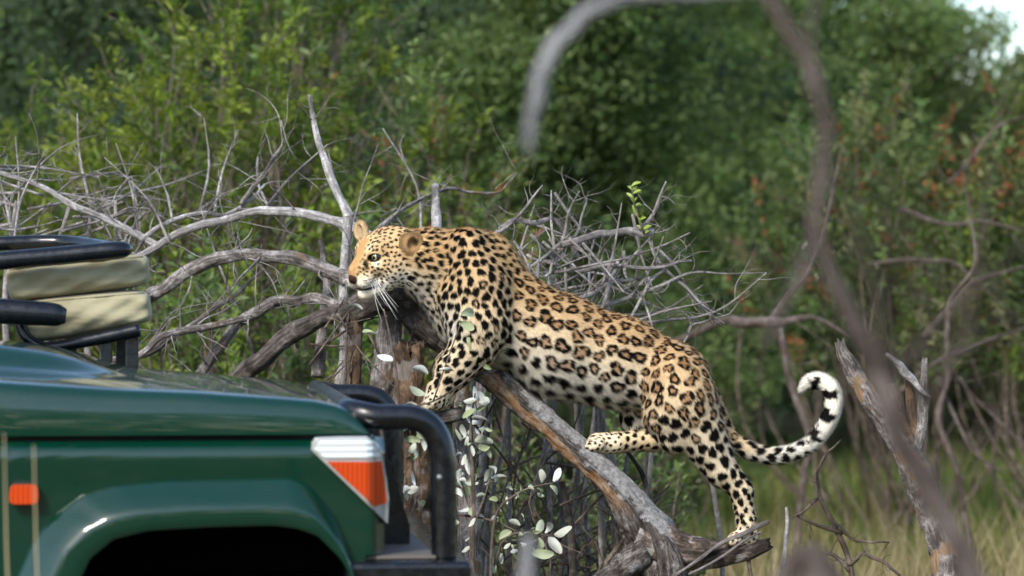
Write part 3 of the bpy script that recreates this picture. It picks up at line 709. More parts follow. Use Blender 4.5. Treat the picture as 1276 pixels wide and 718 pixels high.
# --- bare thin branches in the middle distance, right
md = thing('bare_shrub', P(1180, 660, 5.4) * [1, 1, 0], 'grey leafless shrub spreading behind the broken stump', 'bare shrub')
random.seed(41); acc = Acc(); wl = []
for rows in ([(1010, 900, 5.2, 10), (1000, 600, 5.2, 8), (985, 480, 5.2, 7), (970, 400, 5.2, 6)], [(720, 420, 5.6, 6), (900, 400, 5.4, 9), (955, 402, 5.2, 12), (1010, 395, 5.2, 5), (1060, 420, 5.2, 3)], [(960, 400, 5.2, 6), (1005, 340, 5.2, 5), (1030, 270, 5.3, 4), (1050, 180, 5.4, 2)], [(1150, 420, 5.7, 5), (1215, 350, 5.8, 4), (1290, 330, 5.8, 3)],
             [(1120, 260, 6.2, 5), (1160, 275, 6.2, 5), (1220, 275, 6.2, 4), (1300, 290, 6.2, 3)], [(1080, 330, 6.2, 4), (1160, 325, 6.2, 4), (1210, 345, 6.2, 3)], [(1120, 490, 5.8, 5), (1190, 440, 5.8, 4), (1290, 405, 5.8, 3)], [(1200, 900, 5.4, 9), (1195, 600, 5.4, 7), (1180, 470, 5.4, 6), (1215, 330, 5.5, 4), (1200, 200, 5.6, 2)],
             [(1170, 470, 5.4, 4), (1200, 540, 5.4, 4), (1250, 590, 5.4, 2)], [(1195, 470, 5.6, 3), (1240, 520, 5.6, 3), (1290, 560, 5.6, 2)], [(1180, 230, 6.4, 4), (1240, 160, 6.4, 4), (1300, 135, 6.4, 3)]):
    w = branch(md, [(a_, b_, c_, d_ * .55) for a_, b_, c_, d_ in rows], BARK_FORE, 'branch', 10, .1, .03, kink=.07); twiglets(acc, w, 4, .30, .0028, 1)
tag(acc.build('twigs', TWIG_BROWN, md), kind='stuff')

# --- out-of-focus bare sapling close to the lens
fgt = thing('bare_sapling', P(1330, 2100, -5.6) * [1, 1, 0], 'blurred bare sapling close to the lens with a long curved branch', 'sapling')
branch(fgt, [(1290, 1900, -5.6, 23.0), (1275, 1000, -5.6, 19.2), (1215, 735, -5.6, 16.3), (1165, 630, -5.6, 15.4), (1120, 550, -5.6, 14.4), (1100, 480, -5.6, 13.4), (1068, 410, -5.6, 12.5), (1035, 345, -5.6, 8.9), (1015, 295, -5.6, 8.9), (1024, 220, -5.6, 9.7), (1030, 150, -5.6, 9.7), (1008, 75, -5.6, 9.7), (975, 25, -5.6, 9.7), (940, -30, -5.6, 8.9), (880, -160, -5.6, 7.4)], BARK_FORE, 'trunk', 16, .06, .02)
branch(fgt, [(946, -12, -5.6, 5), (900, -10, -5.55, 6.2), (830, -8, -5.5, 7.4), (775, -3, -5.5, 8.1), (728, 16, -5.5, 8.7), (694, 50, -5.5, 9.3), (672, 95, -5.5, 8.7), (663, 145, -5.5, 8.1), (660, 192, -5.5, 6.8)], BARK_ARCH, 'branch', 16, .05, .02)
branch(fgt, [(1015, 300, -5.6, 5.6), (1000, 340, -5.65, 5), (975, 385, -5.7, 3.7), (950, 430, -5.75, 3.2)], BARK_FORE, 'branch', 12, .05, .02)
branch(fgt, [(1012, 80, -5.6, 3.7), (1010, 30, -5.6, 3.7), (1015, -40, -5.6, 3.1)], BARK_FORE, 'branch', 12, .05, .02)
branch(fgt, [(1104, 470, -5.6, 7.2), (1098, 400, -5.65, 5.6), (1082, 330, -5.7, 3.1), (1070, 240, -5.75, 1.9)], BARK_FORE, 'branch', 12, .05, .02)
acc = Acc(); random.seed(8)
for w in (PP([(1100, 480, -5.6, 4.8), (1190, 380, -5.6, 2.5), (1280, 300, -5.6, 1.9)]), PP([(1120, 540, -5.6, 4.8), (1200, 420, -5.6, 4), (1230, 250, -5.6, 1.9)])): 
    acc.tube(w, 8, .03); twiglets(acc, w, 5, .16, .003, 1)
for i in range(6):                                   # fine twigs near the lens, blurred to a haze
    x, y = random.uniform(860, 1290), random.uniform(60, 560); a_ = random.uniform(-1.4, 1.4); L = random.uniform(70, 190); Y = random.uniform(-6.3, -5.4)
    dx, dy = math.cos(a_) * L * .5, math.sin(a_) * L * .5
    acc.tube(PP([(x - dx, y - dy, Y, 2.4), (x + random.gauss(0, 12), y + random.gauss(0, 12), Y, 2.0), (x + dx, y + dy, Y + random.gauss(0, .1), 1.0)]), 6, .04)
tag(acc.build('twigs', BARK_FORE, fgt), kind='stuff')
b1 = thing('blurred_stump', P(1020, 1500, -5.2) * [1, 1, 0], 'blurred grey stub at the bottom edge below the dry twigs', 'stub')
branch(b1, [(1060, 1800, -5.2, 28), (1050, 900, -5.2, 26), (1030, 730, -5.2, 26), (1010, 690, -5.2, 18), (985, 705, -5.2, 12), (960, 760, -5.2, 10)], BARK_FORE, 'stem', 14, .1, .02)
b2 = thing('blurred_twig', P(655, 1500, -5.0) * [1, 1, 0], 'blurred pale twig tip at the bottom edge beside the white leaves', 'twig')
branch(b2, [(640, 1800, -5.0, 16), (650, 900, -5.0, 13), (656, 720, -5.0, 12), (660, 668, -5.0, 7)], BARK_ARCH, 'stem', 12, .1, .02)

# --- straw stems close in front of the car
for i, (x, top, lb) in enumerate(((8, 540, 'thin straw stem standing at the left edge in front of the car'), (45, 555, 'thin straw stem standing before the orange side lamp'))):
    s_ = thing('straw_stem', P(x, 1200, -3.4) * [1, 1, 0], lb, 'stem', 'straw stems before the car')
    a = Acc(); a.tube(PP([(x + 6, 1330, -3.4, 1.5), (x + 3, 800, -3.4, 1.3), (x, 680, -3.4, 1.1), (x - 3, top, -3.4, .5)]), 6, .05)
    a.build('stalk', M('straw', rough=.7, base=(.42, .33, .17)).m, s_)

# ------------------------------------------------------------------ silver-leaved plant between car and leopard
wmat = M('silver_leaf', rough=.55, spec=.3)
sepn = wmat.new('NewGeometry')
oi = wmat.new('ObjectInfo')
wmat.color(wmat.mix(sepn.outputs['Backfacing'], wmat.ramp(oi.outputs['Random'], [(0, (.26, .31, .15)), (1, (.42, .46, .30))]), wmat.ramp(oi.outputs['Random'], [(0, (.36, .40, .29)), (.5, (.56, .58, .49)), (1, (.70, .70, .65))])))
wv = wmat.coord('Object', (2, 30, 1)); wmat.bump(wmat.noise(wv, 1.2, 3), .4, .2)
wmat.b.inputs['Subsurface Weight'].default_value = 0
SILVERS = [near_leaf_mesh('silver_leaf', w_, c_, b_, t_) for w_, c_, b_, t_ in ((.46, .3, .6, .2), (.40, .7, .6, -.4), (.52, .1, .55, .5), (.34, 1.0, .65, .7), (.44, -.5, .6, -.6))]
for m_ in SILVERS: m_.materials.append(wmat.m)
def silver(label, stems, leaves, base):
    root = thing('silver_leaf_plant', base, label, 'plant', 'silver-leaved plants')
    for rows in stems:
        a = Acc(); a.tube(PP(rows), 6, .02); a.build('stem', TWIG_BROWN, root)
    for (x, y, Y, ang, size, face) in leaves:
        a_ = math.radians(ang); d = np.array([math.cos(a_), random.gauss(0, .45), math.sin(a_)])
        nvec = np.array([random.gauss(0, .5), face, random.gauss(.25, .5)])
        leaf_obj(random.choice(SILVERS), root, P(x, y, Y), d, nvec, size * random.uniform(.66, .95) / PXM)
    return root
random.seed(51)
L1 = [(452, 385, -.3, 160, 24, .9), (470, 417, -.3, 180, 26, .9), (490, 448, -.3, 165, 26, .9), (533, 466, -.35, 150, 24, .9), (530, 492, -.3, 160, 26, .9), (520, 505, -.3, 175, 24, .9), (575, 392, -.35, 10, 26, -1), (572, 402, -.35, -15, 28, -1), (582, 420, -.35, -70, 18, -1), (548, 460, -.35, 0, 22, .9), (600, 455, -.3, -20, 16, -1)]
silver('pale-leaved stem rising before the brown stump and the leopard foreleg', [[(500, 1000, -.3, 3), (498, 640, -.3, 2.2), (497, 500, -.3, 1.8), (488, 430, -.3, 1.4), (478, 385, -.3, 1)], [(497, 510, -.3, 1.4), (540, 500, -.33, 1.2), (575, 478, -.34, 1.1), (605, 452, -.3, .9)], [(540, 500, -.33, 1.2), (550, 470, -.35, 1), (575, 400, -.35, .8)]], L1, P(500, 1000, -.3) * [1, 1, 0])
def cluster(cx, cy, n, sx, sy, s0, s1, Y=-.3):
    return [(random.gauss(cx, sx), random.gauss(cy, sy), Y + random.gauss(0, .05), random.uniform(0, 360), random.uniform(s0, s1), random.choice((.9, .9, -.9))) for _ in range(n)]
L2 = [(590, 500, -.3, 75, 24, .9), (584, 525, -.3, 80, 26, .9), (580, 545, -.3, 110, 24, .9), (592, 550, -.3, 30, 24, .9), (575, 565, -.3, 200, 22, .9), (605, 600, -.3, 65, 26, .9), (612, 596, -.3, 8, 24, .9), (596, 602, -.3, 180, 20, .9), (590, 632, -.3, 200, 22, .9), (583, 572, -.3, 270, 24, .9), (600, 545, -.3, 330, 20, .9), (578, 590, -.3, 250, 22, .9)] + cluster(583, 560, 26, 12, 42, 13, 23) + cluster(590, 640, 14, 13, 30, 11, 18) + cluster(600, 520, 8, 14, 22, 10, 16)
silver('white-leaved bush just beyond the black bull bar post', [[(590, 1000, -.3, 5), (588, 720, -.3, 4), (590, 620, -.3, 3), (586, 540, -.3, 2), (592, 490, -.3, 1)], [(588, 640, -.3, 2), (575, 600, -.3, 1.4), (570, 560, -.3, 1)], [(588, 660, -.3, 2), (605, 615, -.3, 1.4), (612, 590, -.3, 1)]], L2, P(590, 1000, -.3) * [1, 1, 0])
L3 = [(676, 602, -.3, 85, 22, .9), (690, 600, -.3, 62, 24, .9), (686, 605, -.3, -45, 24, -.9), (670, 608, -.3, -50, 18, -.9), (662, 610, -.3, 120, 14, .9), (650, 612, -.3, 100, 12, .9), (643, 615, -.3, -90, 10, .9), (632, 618, -.3, -95, 14, .9), (650, 640, -.3, -60, 12, .9)] + cluster(640, 612, 10, 22, 8, 9, 16) + cluster(622, 660, 8, 14, 24, 10, 16)
silver('sprig of pale oval leaves on a bent stem below the log', [[(620, 1000, -.3, 3), (612, 760, -.3, 2.4), (616, 650, -.3, 2), (640, 618, -.3, 1.6), (668, 606, -.3, 1.3), (690, 602, -.3, .8)]], L3, P(620, 1000, -.3) * [1, 1, 0])
L4 = [(668, 664, -.28, 60, 22, .9), (680, 664, -.28, 62, 26, .9), (690, 667, -.28, 25, 26, .9), (685, 668, -.28, -60, 34, .9), (672, 670, -.28, -80, 20, -.9), (690, 690, -.28, 180, 28, -.9), (648, 655, -.28, 150, 18, .9), (640, 660, -.28, -40, 16, .9), (618, 680, -.28, -100, 24, -.9), (622, 672, -.28, 40, 22, -.9), (615, 700, -.28, -95, 26, -.9), (640, 690, -.28, -70, 18, -.9)] + cluster(655, 668, 10, 24, 10, 9, 16, -.28)
silver('lowest sprig of pale leaves at the bottom edge', [[(610, 1000, -.28, 3), (612, 760, -.28, 2.6), (620, 690, -.28, 2), (640, 665, -.28, 1.6), (690, 668, -.28, 1)], [(560, 640, -.28, 1.4), (610, 648, -.28, 1.6), (648, 664, -.28, 1.2)]], L4, P(610, 1000, -.28) * [1, 1, 0])
L5 = cluster(512, 560, 15, 9, 28, 14, 24, -.4) + cluster(515, 620, 10, 8, 22, 12, 22, -.4)
silver('pale leaves seen through the bull bar hoop', [[(510, 1000, -.4, 3), (512, 700, -.4, 2.5), (515, 600, -.4, 2), (510, 530, -.4, 1)]], L5, P(510, 1000, -.4) * [1, 1, 0])
# ------------------------------------------------------------------ open safari vehicle
def build_car():
    NY, MY = -2.0, -1.2                                # near side plane, centre line
    FY = 2 * MY - NY
    root = thing('safari_vehicle', (P(265, 0, NY)[0], MY, 0), 'dark green open safari vehicle with black bull bar and beige cushions', 'car')
    C = lambda x, y, Y=NY: P(x, y, Y)
    S = PXM * CAM_D / (CAM_D + NY)
    paint = M('green_paint', rough=.28, base=(.0011, .030, .0165), spec=.15, Coat_Weight=.9, Coat_Roughness=.06)
    pc = paint.coord('Object'); n_ = paint.noise(pc, 3.5, 6, .65)
    paint.l(paint.ramp(n_, [(.35, (.22,) * 3), (.7, (.44,) * 3)]), paint.b.inputs['Roughness'])
    dust = paint.ramp(paint.noise(paint.coord('Object', (1, 1, 2.5)), 7, 7, .72), [(.5, (0,) * 3), (.85, (.05,) * 3)])   # thin film of dust
    paint.color(paint.mix(dust, (.0007, .024, .0132), (.20, .165, .12)))
    paint.l(paint.ramp(paint.noise(pc, 9, 6, .7), [(.4, (.02,) * 3), (.75, (.09,) * 3)]), paint.b.inputs['Coat Roughness'])
    blk = M('black_paint', rough=.32, base=(.0035, .004, .0055), spec=.5)
    nb = blk.noise(blk.coord('Object'), 40, 4); blk.l(blk.ramp(nb, [(.35, (.18,) * 3), (.7, (.40,) * 3)]), blk.b.inputs['Roughness'])
    rub = M('dark_plastic', rough=.8, base=(.006, .006, .006), spec=.2)
    tyre_m = M('tyre', rough=.85, base=(.016, .016, .016), spec=.2)
    steel = M('wheel_steel', rough=.45, base=(.25, .25, .25), Metallic=.6)
    def interp(tab, x):
        t = np.array(tab, float); return np.interp(x, t[:, 0], t[:, 1])
    # ---- bonnet: lofted across the car, station by station
    xs = np.concatenate([np.linspace(-330, 380, 72), np.linspace(386, 440, 14), np.linspace(443, 459, 9)])
    edge = [(-330, 462), (0, 474), (150, 484), (249, 488), (360, 496), (394, 499), (418, 504), (432, 509), (444, 518), (452, 527), (459, 537)]
    crown = [(-330, .03), (150, .024), (250, .018), (360, .010), (430, .004), (459, .0)]
    bul = [(-330, .052), (0, .048), (54, .042), (90, .031), (120, .017), (150, .004), (165, 0), (459, 0)]
    prof = [(0, 0, 0), (.000, .45, 0), (.004, .72, 0), (.012, .87, 0), (.024, .955, 0), (.042, .992, 0), (.065, 1.0, .05), (.12, 1, .2), (.2, 1, .45)]
    rows = []
    for x in xs:
        zs = C(x, 541.5)[2]; ze = C(x, interp(edge, x))[2]; X = C(x, 0)[0]; cr = interp(crown, x); bl = interp(bul, x)
        half = []
        for dy, k, c in prof: half.append((X, NY + .012 + dy, zs + (ze - zs) * k + cr * c))
        for dy in np.linspace(.26, .788, 26):
            c = 1 - (1 - dy / .788)**2
            b = bl * smooth01(.36, .46, dy)
            half.append((X, NY + .012 + dy, ze + cr * max(c, .45) + b))
        far = [(a, 2 * MY - b, c) for a, b, c in half[:-1]][::-1]
        rows.append(half + far)
    V, Q = grid_mesh(np.array(rows)); link('bonnet', mesh_np('bonnet', V, Q), paint.m, root)
    # ---- fender sides (near and far), shoulder rounded under the shut line
    flare_o = [(14, 760), (25, 718), (46, 669), (71, 640), (104, 615), (145, 603), (208, 597), (360, 595), (372, 598), (388, 606), (405, 625), (419, 647), (430, 672), (441, 700), (452, 735)]
    flare_i = [(96, 760), (104, 718), (117, 690), (145, 667), (187, 657), (264, 653), (340, 652), (369, 656), (394, 665), (408, 679), (419, 690), (428, 702), (434, 715), (440, 735), (444, 760)]
    def resample(tab, n):
        t = np.array(tab, float); d = np.concatenate([[0], np.cumsum(np.linalg.norm(np.diff(t, axis=0), axis=1))])
        s = np.linspace(0, d[-1], n); return np.stack([np.interp(s, d, t[:, 0]), np.interp(s, d, t[:, 1])], 1)
    mirror = lambda V: np.stack([V[..., 0], 2 * MY - V[..., 1], V[..., 2]], -1)
    fx = np.concatenate([np.linspace(-330, 14, 24), np.linspace(16, 481, 110)])
    rows = []
    for x in fx:
        low = interp(flare_o, x) + 6 if 14 < x < 450 else 790
        if x > 452: low = 692
        low = max(low, 560)
        # front edge cut along the lamp's diagonal
        top = 546.0
        ks = [0, .02, .05, .09, .14, .2, .3, .45, .6, .75, .9, 1]
        col = []
        for k in ks:
            yy = top + (low - top) * k
            t = (yy - top)
            inset = .030 * (1 - smooth01(0, 16, t)) + .006 * smooth01(24, 60, t)
            frontr = .05 * smooth01(462, 484, x)
            col.append((C(x, 0)[0], NY + inset + frontr, C(0, yy)[2]))
        rows.append(col)
    R = np.array(rows)
    for far in (0, 1):
        V, Q = grid_mesh(mirror(R) if far else R)
        link('fender', mesh_np('fender', V, Q if far else Q[:, ::-1]), paint.m, root)
    # dark strip under the shut line and inner wing
    a = Acc(); a.box((C(-330, 0)[0], NY + .028, C(0, 552)[2]), (C(462, 0)[0], FY - .028, C(0, 538)[2])); a.build('inner_wing', rub.m, root)
    # ---- wheel-arch flares
    o = resample(flare_o, 70); i = resample(flare_i, 70)
    prf = [(0, -.002), (.0, .004), (.06, .010), (.18, .022), (.32, .037), (.46, .050), (.53, .0555), (.58, .0580), (.64, .0590), (.80, .0590), (.96, .0575), (1, .054), (1.0, .0), (1.02, -.16)]
    rows = []
    for (ox, oy), (ix, iy) in zip(o, i):
        rows.append([(C(ox + (ix - ox) * k, 0)[0], NY - d, C(0, oy + (iy - oy) * k)[2]) for k, d in prf])
    R = np.array(rows)
    for far in (0, 1):
        V, Q = grid_mesh(mirror(R) if far else R)
        link('wheel_arch', mesh_np('wheel_arch', V, Q[:, ::-1] if far else Q), paint.m, root)
    # wheel well: a dark box, open towards the wheel
    for y0, y1 in ((NY + .16, NY + .62), (FY - .62, FY - .16)):
        a = Acc(); x0, x1 = C(20, 0)[0], C(462, 0)[0]; z0, z1 = .35, C(0, 600)[2]
        yi = y1 if y0 < MY else y0
        for lo, hi in (((x0, yi - .01, z0), (x1, yi + .01, z1)), ((x0, y0, z1), (x1, y1, z1 + .02)), ((x0 - .02, y0, z0), (x0, y1, z1)), ((x1, y0, z0), (x1 + .02, y1, z1))): a.box(lo, hi)
        a.build('wheel_well', rub.m, root, smooth=False)
        yo = NY + .14 if y0 < MY else FY - .14
        a = Acc(); a.box((x0, yo, C(0, 598)[2]), (x1, y0 if y0 > yo else yo, C(0, 592)[2])) if False else None
    # ---- wheels
    def wheel(cx, cy, side):
        w = bpy.data.objects.new('wheel', None); COL.objects.link(w); w.parent = root
        w.location = Vector((cx, cy, .40)) - root.location
        def lathe(name, prof, mat):
            n = 48; a = np.arange(n) * 2 * np.pi / n; pr = np.array(prof)
            V = np.stack([pr[:, None, 0] * np.cos(a), np.repeat(pr[:, 1:2] * side, n, 1), pr[:, None, 0] * np.sin(a)], -1)
            V = np.concatenate([V, V[:, :1]], 1); v, q = grid_mesh(V)
            ob = bpy.data.objects.new(name, mesh_np(name, v, q)); COL.objects.link(ob); ob.data.materials.append(mat); ob.parent = w
        lathe('tyre', [(.22, -.10), (.33, -.125), (.385, -.11), (.405, -.08), (.405, -.03), (.395, -.025), (.395, .025), (.405, .03), (.405, .08), (.385, .11), (.33, .125), (.22, .10)], tyre_m.m)
        lathe('rim', [(.225, .1), (.215, .085), (.20, .06), (.12, .05), (.075, .085), (.0, .09)], steel.m)
    for cx in (C(268, 0)[0], C(268, 0)[0] - 2.95):
        wheel(cx, NY + .13, -1); wheel(cx, FY - .13, 1)
    # ---- nose panel, grille
    a = Acc(); X0 = C(474, 0)[0]; a.box((X0 - .06, NY + .05, C(0, 700)[2]), (X0, FY - .05, C(0, 545)[2])); a.build('nose_panel', paint.m, root, bevel=.01)
    for k in range(5):
        a = Acc(); z = C(0, 570 + k * 22)[2]; a.box((X0 + .002, NY + .45, z - .008), (X0 + .016, FY - .45, z + .008)); a.build('grille_bar', rub.m, root, bevel=.003)
    # lower fender end below the lamp
    a = Acc()
    pts = [(451, 694), (480, 689), (482.5, 654), (440, 600), (425, 640), (438, 690)]
    # ---- corner lamps
    chrome = M('lamp_bezel', rough=.18, base=(.62, .63, .62), spec=.8, Metallic=.55)
    clear = M('lamp_clear', rough=.12, base=(.75, .77, .78), spec=.8, Metallic=.35)
    cw = clear.new('TexWave'); clear.l(clear.coord('Object', (0, 0, 1)), cw.inputs[0]); cw.bands_direction = 'Z'; cw.inputs['Scale'].default_value = 22
    clear.color(clear.ramp(cw.outputs['Fac'], [(.15, (.72, .74, .76)), (.75, (.85, .87, .88))])); clear.bump(cw.outputs['Fac'], .25, .003)
    amber = M('lamp_amber', rough=.15, base=(.72, .085, .006), spec=.6, Coat_Weight=.6)
    aw = amber.new('TexWave'); amber.l(amber.coord('Object'), aw.inputs[0]); aw.bands_direction = 'X'; aw.inputs['Scale'].default_value = 30
    amber.color(amber.mix(amber.ramp(aw.outputs['Fac'], [(.2, (0, 0, 0)), (.8, (1, 1, 1))]), (.40, .032, .003), (.52, .055, .005)))
    amber.bump(aw.outputs['Fac'], .25, .003)
    def slab(poly, d0, d1, name, mat, parent, bevel=.004, far=False, warp=True):
        # cut into narrow columns so that the front follows the rounded corner of the body
        pl = np.array(poly + [poly[0]], float); x0, x1 = pl[:, 0].min(), pl[:, 0].max()
        cols = np.unique(np.concatenate([np.linspace(x0 + .05, x1 - .05, max(8, int((x1 - x0) / 4))), np.clip(pl[:, 0], x0 + .05, x1 - .05)]))
        import bmesh
        bm = bmesh.new(); prev = None
        for x in cols:
            ys = []
            for (ax_, ay_), (bx_, by_) in zip(pl[:-1], pl[1:]):
                if min(ax_, bx_) <= x <= max(ax_, bx_) and abs(ax_ - bx_) > 1e-6: ys.append(ay_ + (by_ - ay_) * (x - ax_) / (bx_ - ax_))
            lo_, hi_ = min(ys), max(ys)
            cur = []
            for y, d in ((lo_, d1), (hi_, d1), (hi_, d0), (lo_, d0)):
                Y = NY - d + (.055 * smooth01(455, 487, x) if warp else 0)
                cur.append(bm.verts.new((C(x, 0)[0], 2 * MY - Y if far else Y, C(0, y)[2])))
            if prev is None: bm.faces.new(cur)
            else:
                for k in range(4): bm.faces.new([prev[k], cur[k], cur[(k + 1) % 4], prev[(k + 1) % 4]])
            prev = cur
        bm.faces.new(prev)
        bmesh.ops.remove_doubles(bm, verts=bm.verts, dist=1e-5)
        bmesh.ops.recalc_face_normals(bm, faces=bm.faces)
        me = bpy.data.meshes.new(name); bm.to_mesh(me); bm.free(); me.materials.append(mat)
        ob = link(name, me, None, parent)
        m = ob.modifiers.new('bevel', 'BEVEL'); m.width = bevel; m.segments = 3; m.limit_method = 'ANGLE'; m.angle_limit = math.radians(50)
        return ob
    for far in (False, True):
        bez = slab([(393, 544.5), (426, 543.5), (457, 543.5), (466, 549), (473, 557), (479, 572), (483, 598), (486.5, 625), (485, 655), (476, 646), (440, 611), (387.5, 560), (388.5, 551)], -.03, .014, 'headlamp', chrome.m, root, .006, far)
        slab([(397, 548), (426, 546.5), (457, 546.5), (464, 551), (470, 558), (475, 570), (404, 570), (392, 559)], .0, .019, 'lens', clear.m, bez, .006, far)
        slab([(407, 574), (476.5, 575), (480.5, 600), (483.5, 628), (467, 631), (452, 617), (428, 595)], .0, .021, 'turn_signal', amber.m, bez, .005, far)
    # ---- side marker lamp
    slab([(19, 603), (22, 600), (48, 600), (52, 603), (53, 613), (52, 621), (48, 624), (22, 624), (18, 621), (17.5, 612)], -.01, .028, 'side_marker', amber.m, root, .010, False, False)
    # ---- bumper and bull bar
    a = Acc(); a.box((C(430, 0)[0], NY - .03, C(0, 760)[2]), (C(588, 0)[0], FY + .03, C(0, 699)[2])); a.build('bumper', blk.m, root, bevel=.016)
    a = Acc(); a.box((C(440, 0)[0], NY + .02, C(0, 698.6)[2]), (C(545, 0)[0], FY - .02, C(0, 694)[2])); a.build('bumper_plate', M('tread_plate', rough=.65, base=(.10, .085, .068)).m, root, bevel=.003)
    TR_ = 16.0 / S
    def hoop(y0, sgn):
        pts = [(556, 700), (556, 640), (556, 590), (554, 566), (547, 545), (534, 529), (515, 522), (492, 521), (470, 521)]
        rows = [(*C(x, y), TR_) for x, y in pts]
        rows = [(r[0], y0, r[2], r[3]) for r in rows]
        e = rows[-1]
        for k in range(1, 7):
            t = k / 6 * math.pi / 2; R_ = .06
            rows.append((e[0] - R_ * math.sin(t), y0 + sgn * R_ * (1 - math.cos(t)), e[2] + .012 * math.sin(t), TR_))
        l = rows[-1]; rows.append((l[0], MY - sgn * .0005, l[2], TR_))
        return rows
    yo = NY + .05
    a = Acc(); r1 = hoop(yo, 1); r2 = hoop(2 * MY - yo, -1)
    a.tube(r1, 24, .008, cap=True); a.build('bull_bar_tube', blk.m, root)
    a = Acc(); a.tube(r2, 24, .008, cap=True); a.build('bull_bar_tube', blk.m, root)
    for yy in (NY + .36,):
        a = Acc(); pl = [(452, 520), (492, 530), (532, 655), (532, 702), (486, 702), (486, 672)]
        n = len(pl); V = [(C(x, 0, yy)[0], yy + d, C(0, y, yy)[2]) for d in (-.012, .012) for x, y in pl]
        import bmesh
        bm = bmesh.new(); vs = [bm.verts.new(v) for v in V]; bm.faces.new(vs[:n]); bm.faces.new(vs[n:][::-1])
        for k in range(n): bm.faces.new([vs[k], vs[n + k], vs[n + (k + 1) % n], vs[(k + 1) % n]])
        bmesh.ops.recalc_face_normals(bm, faces=bm.faces)
        me = bpy.data.meshes.new('bull_bar_upright'); bm.to_mesh(me); bm.free(); link('bull_bar_upright', me, blk.m, root)
    a = Acc(); a.box((C(486, 0)[0], NY + .372, C(0, 700)[2]), (C(492, 0)[0], FY - .372, C(0, 672)[2])); a.build('radiator_guard', blk.m, root, bevel=.004)
    # bolt on the post
    a = Acc(); bp = C(549, 596); a.tube([(bp[0], yo - TR_ - .006, bp[2], .006), (bp[0], yo - TR_ + .01, bp[2], .006)], 10, .01); a.build('bolt', steel.m, root)
    # ---- tub, door and cowl behind the bonnet
    xb = C(-330, 0)[0]
    a = Acc(); a.box((xb - 2.7, NY + .01, .55), (xb - .006, FY - .01, 1.12)); a.build('tub', paint.m, root, bevel=.03)
    a = Acc(); a.box((xb - .5, NY + .05, 1.121), (xb - .006, FY - .05, 1.26)); a.build('dashboard', rub.m, root, bevel=.03)
    a = Acc(); a.box((C(-328, 0)[0], NY + .30, .45), (C(430, 0)[0], FY - .30, .80)); a.build('chassis', rub.m, root, bevel=.02)
    # ---- folded seat on the far wing: cushions, frame and grab bars
    fabric = M('canvas_fabric', rough=.85, base=(.42, .36, .24), spec=.2, Sheen_Weight=.1)
    fc = fabric.coord('Object'); fabric.color(fabric.ramp(fabric.noise(fc, 5, 4), [(.3, (.255, .230, .140)), (.7, (.335, .305, .195))]))
    mp = fabric.coord('Object', (7, 7, 13)); fabric.bump(fabric.noise(mp, 1.0, 3, .5), .6, .03)
    def cushion(quad, Y0, Y1, name):
        """quad: corners (px) top-left, top-right, bottom-right, bottom-left seen from the side."""
        q = [P(x, y, Y0) for x, y in quad]; nU, nV, nW = 22, 8, 12
        import bmesh
        bm = bmesh.new()
        grid = {}
        def pt(u, v, w):
            top = q[0] * (1 - u) + q[1] * u; bot = q[3] * (1 - u) + q[2] * u; p = bot * (1 - v) + top * v
            p = p + np.array([0, (Y1 - Y0) * w, 0])
            c = np.mean(q, 0) + np.array([0, (Y1 - Y0) / 2, 0])
            su, sv, sw = 2 * u - 1, 2 * v - 1, 2 * w - 1
            puff = .010 * (1 - su**4) * (1 - sw**4) * sv
            wr = .006 * math.sin(u * 9 + v * 7 + w * 3) + .004 * math.sin(u * 23 - v * 13 + w * 9)
            dirn = p - c
            rnd = 1 - .034 * (abs(sv)**6 + abs(sw)**6) * (abs(su)**2 * .6 + .4) - .022 * abs(su)**8
            out = c + dirn * rnd + np.array([0, 0, puff]) + np.array([0, -1 if w < .5 else 1, 0]) * (abs(sw)**6) * (wr + .012 * (1 - sv**2))
            return out
        for face in range(6):
            nA, nB = ((nU, nV), (nU, nV), (nU, nW), (nU, nW), (nW, nV), (nW, nV))[face]
            for i in range(nA):
                for j in range(nB):
                    vs = []
                    for di, dj in ((0, 0), (1, 0), (1, 1), (0, 1)):
                        a_, b_ = (i + di) / nA, (j + dj) / nB
                        uvw = ((a_, b_, 0), (a_, b_, 1), (a_, 0, b_), (a_, 1, b_), (0, b_, a_), (1, b_, a_))[face]
                        key = tuple(round(k, 5) for k in uvw)
                        if key not in grid: grid[key] = bm.verts.new(pt(*uvw))
                        vs.append(grid[key])
                    try: bm.faces.new(vs)
                    except ValueError: pass
        bmesh.ops.recalc_face_normals(bm, faces=bm.faces)
        for f in bm.faces: f.smooth = True
        me = bpy.data.meshes.new(name); bm.to_mesh(me); bm.free(); me.materials.append(fabric.m)
        ob = link(name, me, None, root); m = ob.modifiers.new('sub', 'SUBSURF'); m.levels = m.render_levels = 1
        # piping seam along the upper front edge
        a = Acc(); a.tube([(*pt(u, .985, .004), .004) for u in np.linspace(.02, .98, 14)], 6, .02); a.build('piping', fabric.m, ob)
        return ob
    SY = -.88
    cushion([(2, 335), (187, 317), (188, 353), (10, 376)], SY, SY + .42, 'backrest_cushion')
    cushion([(14, 378), (186, 362), (191, 400), (24, 428)], SY - .02, SY + .42, 'seat_cushion')
    def pipe(rows, name='seat_frame', r=None):
        a = Acc(); a.tube(PP(rows), 20, .01); a.build(name, blk.m, root)
    pipe([(-260, 342, SY - .06, 12), (-60, 330, SY - .06, 12), (0, 325, SY - .06, 11.5), (80, 318, SY - .06, 11.5), (140, 312, SY - .06, 11), (153, 311, SY - .05, 9.5), (159, 311, SY - .04, 6)], 'grab_bar')
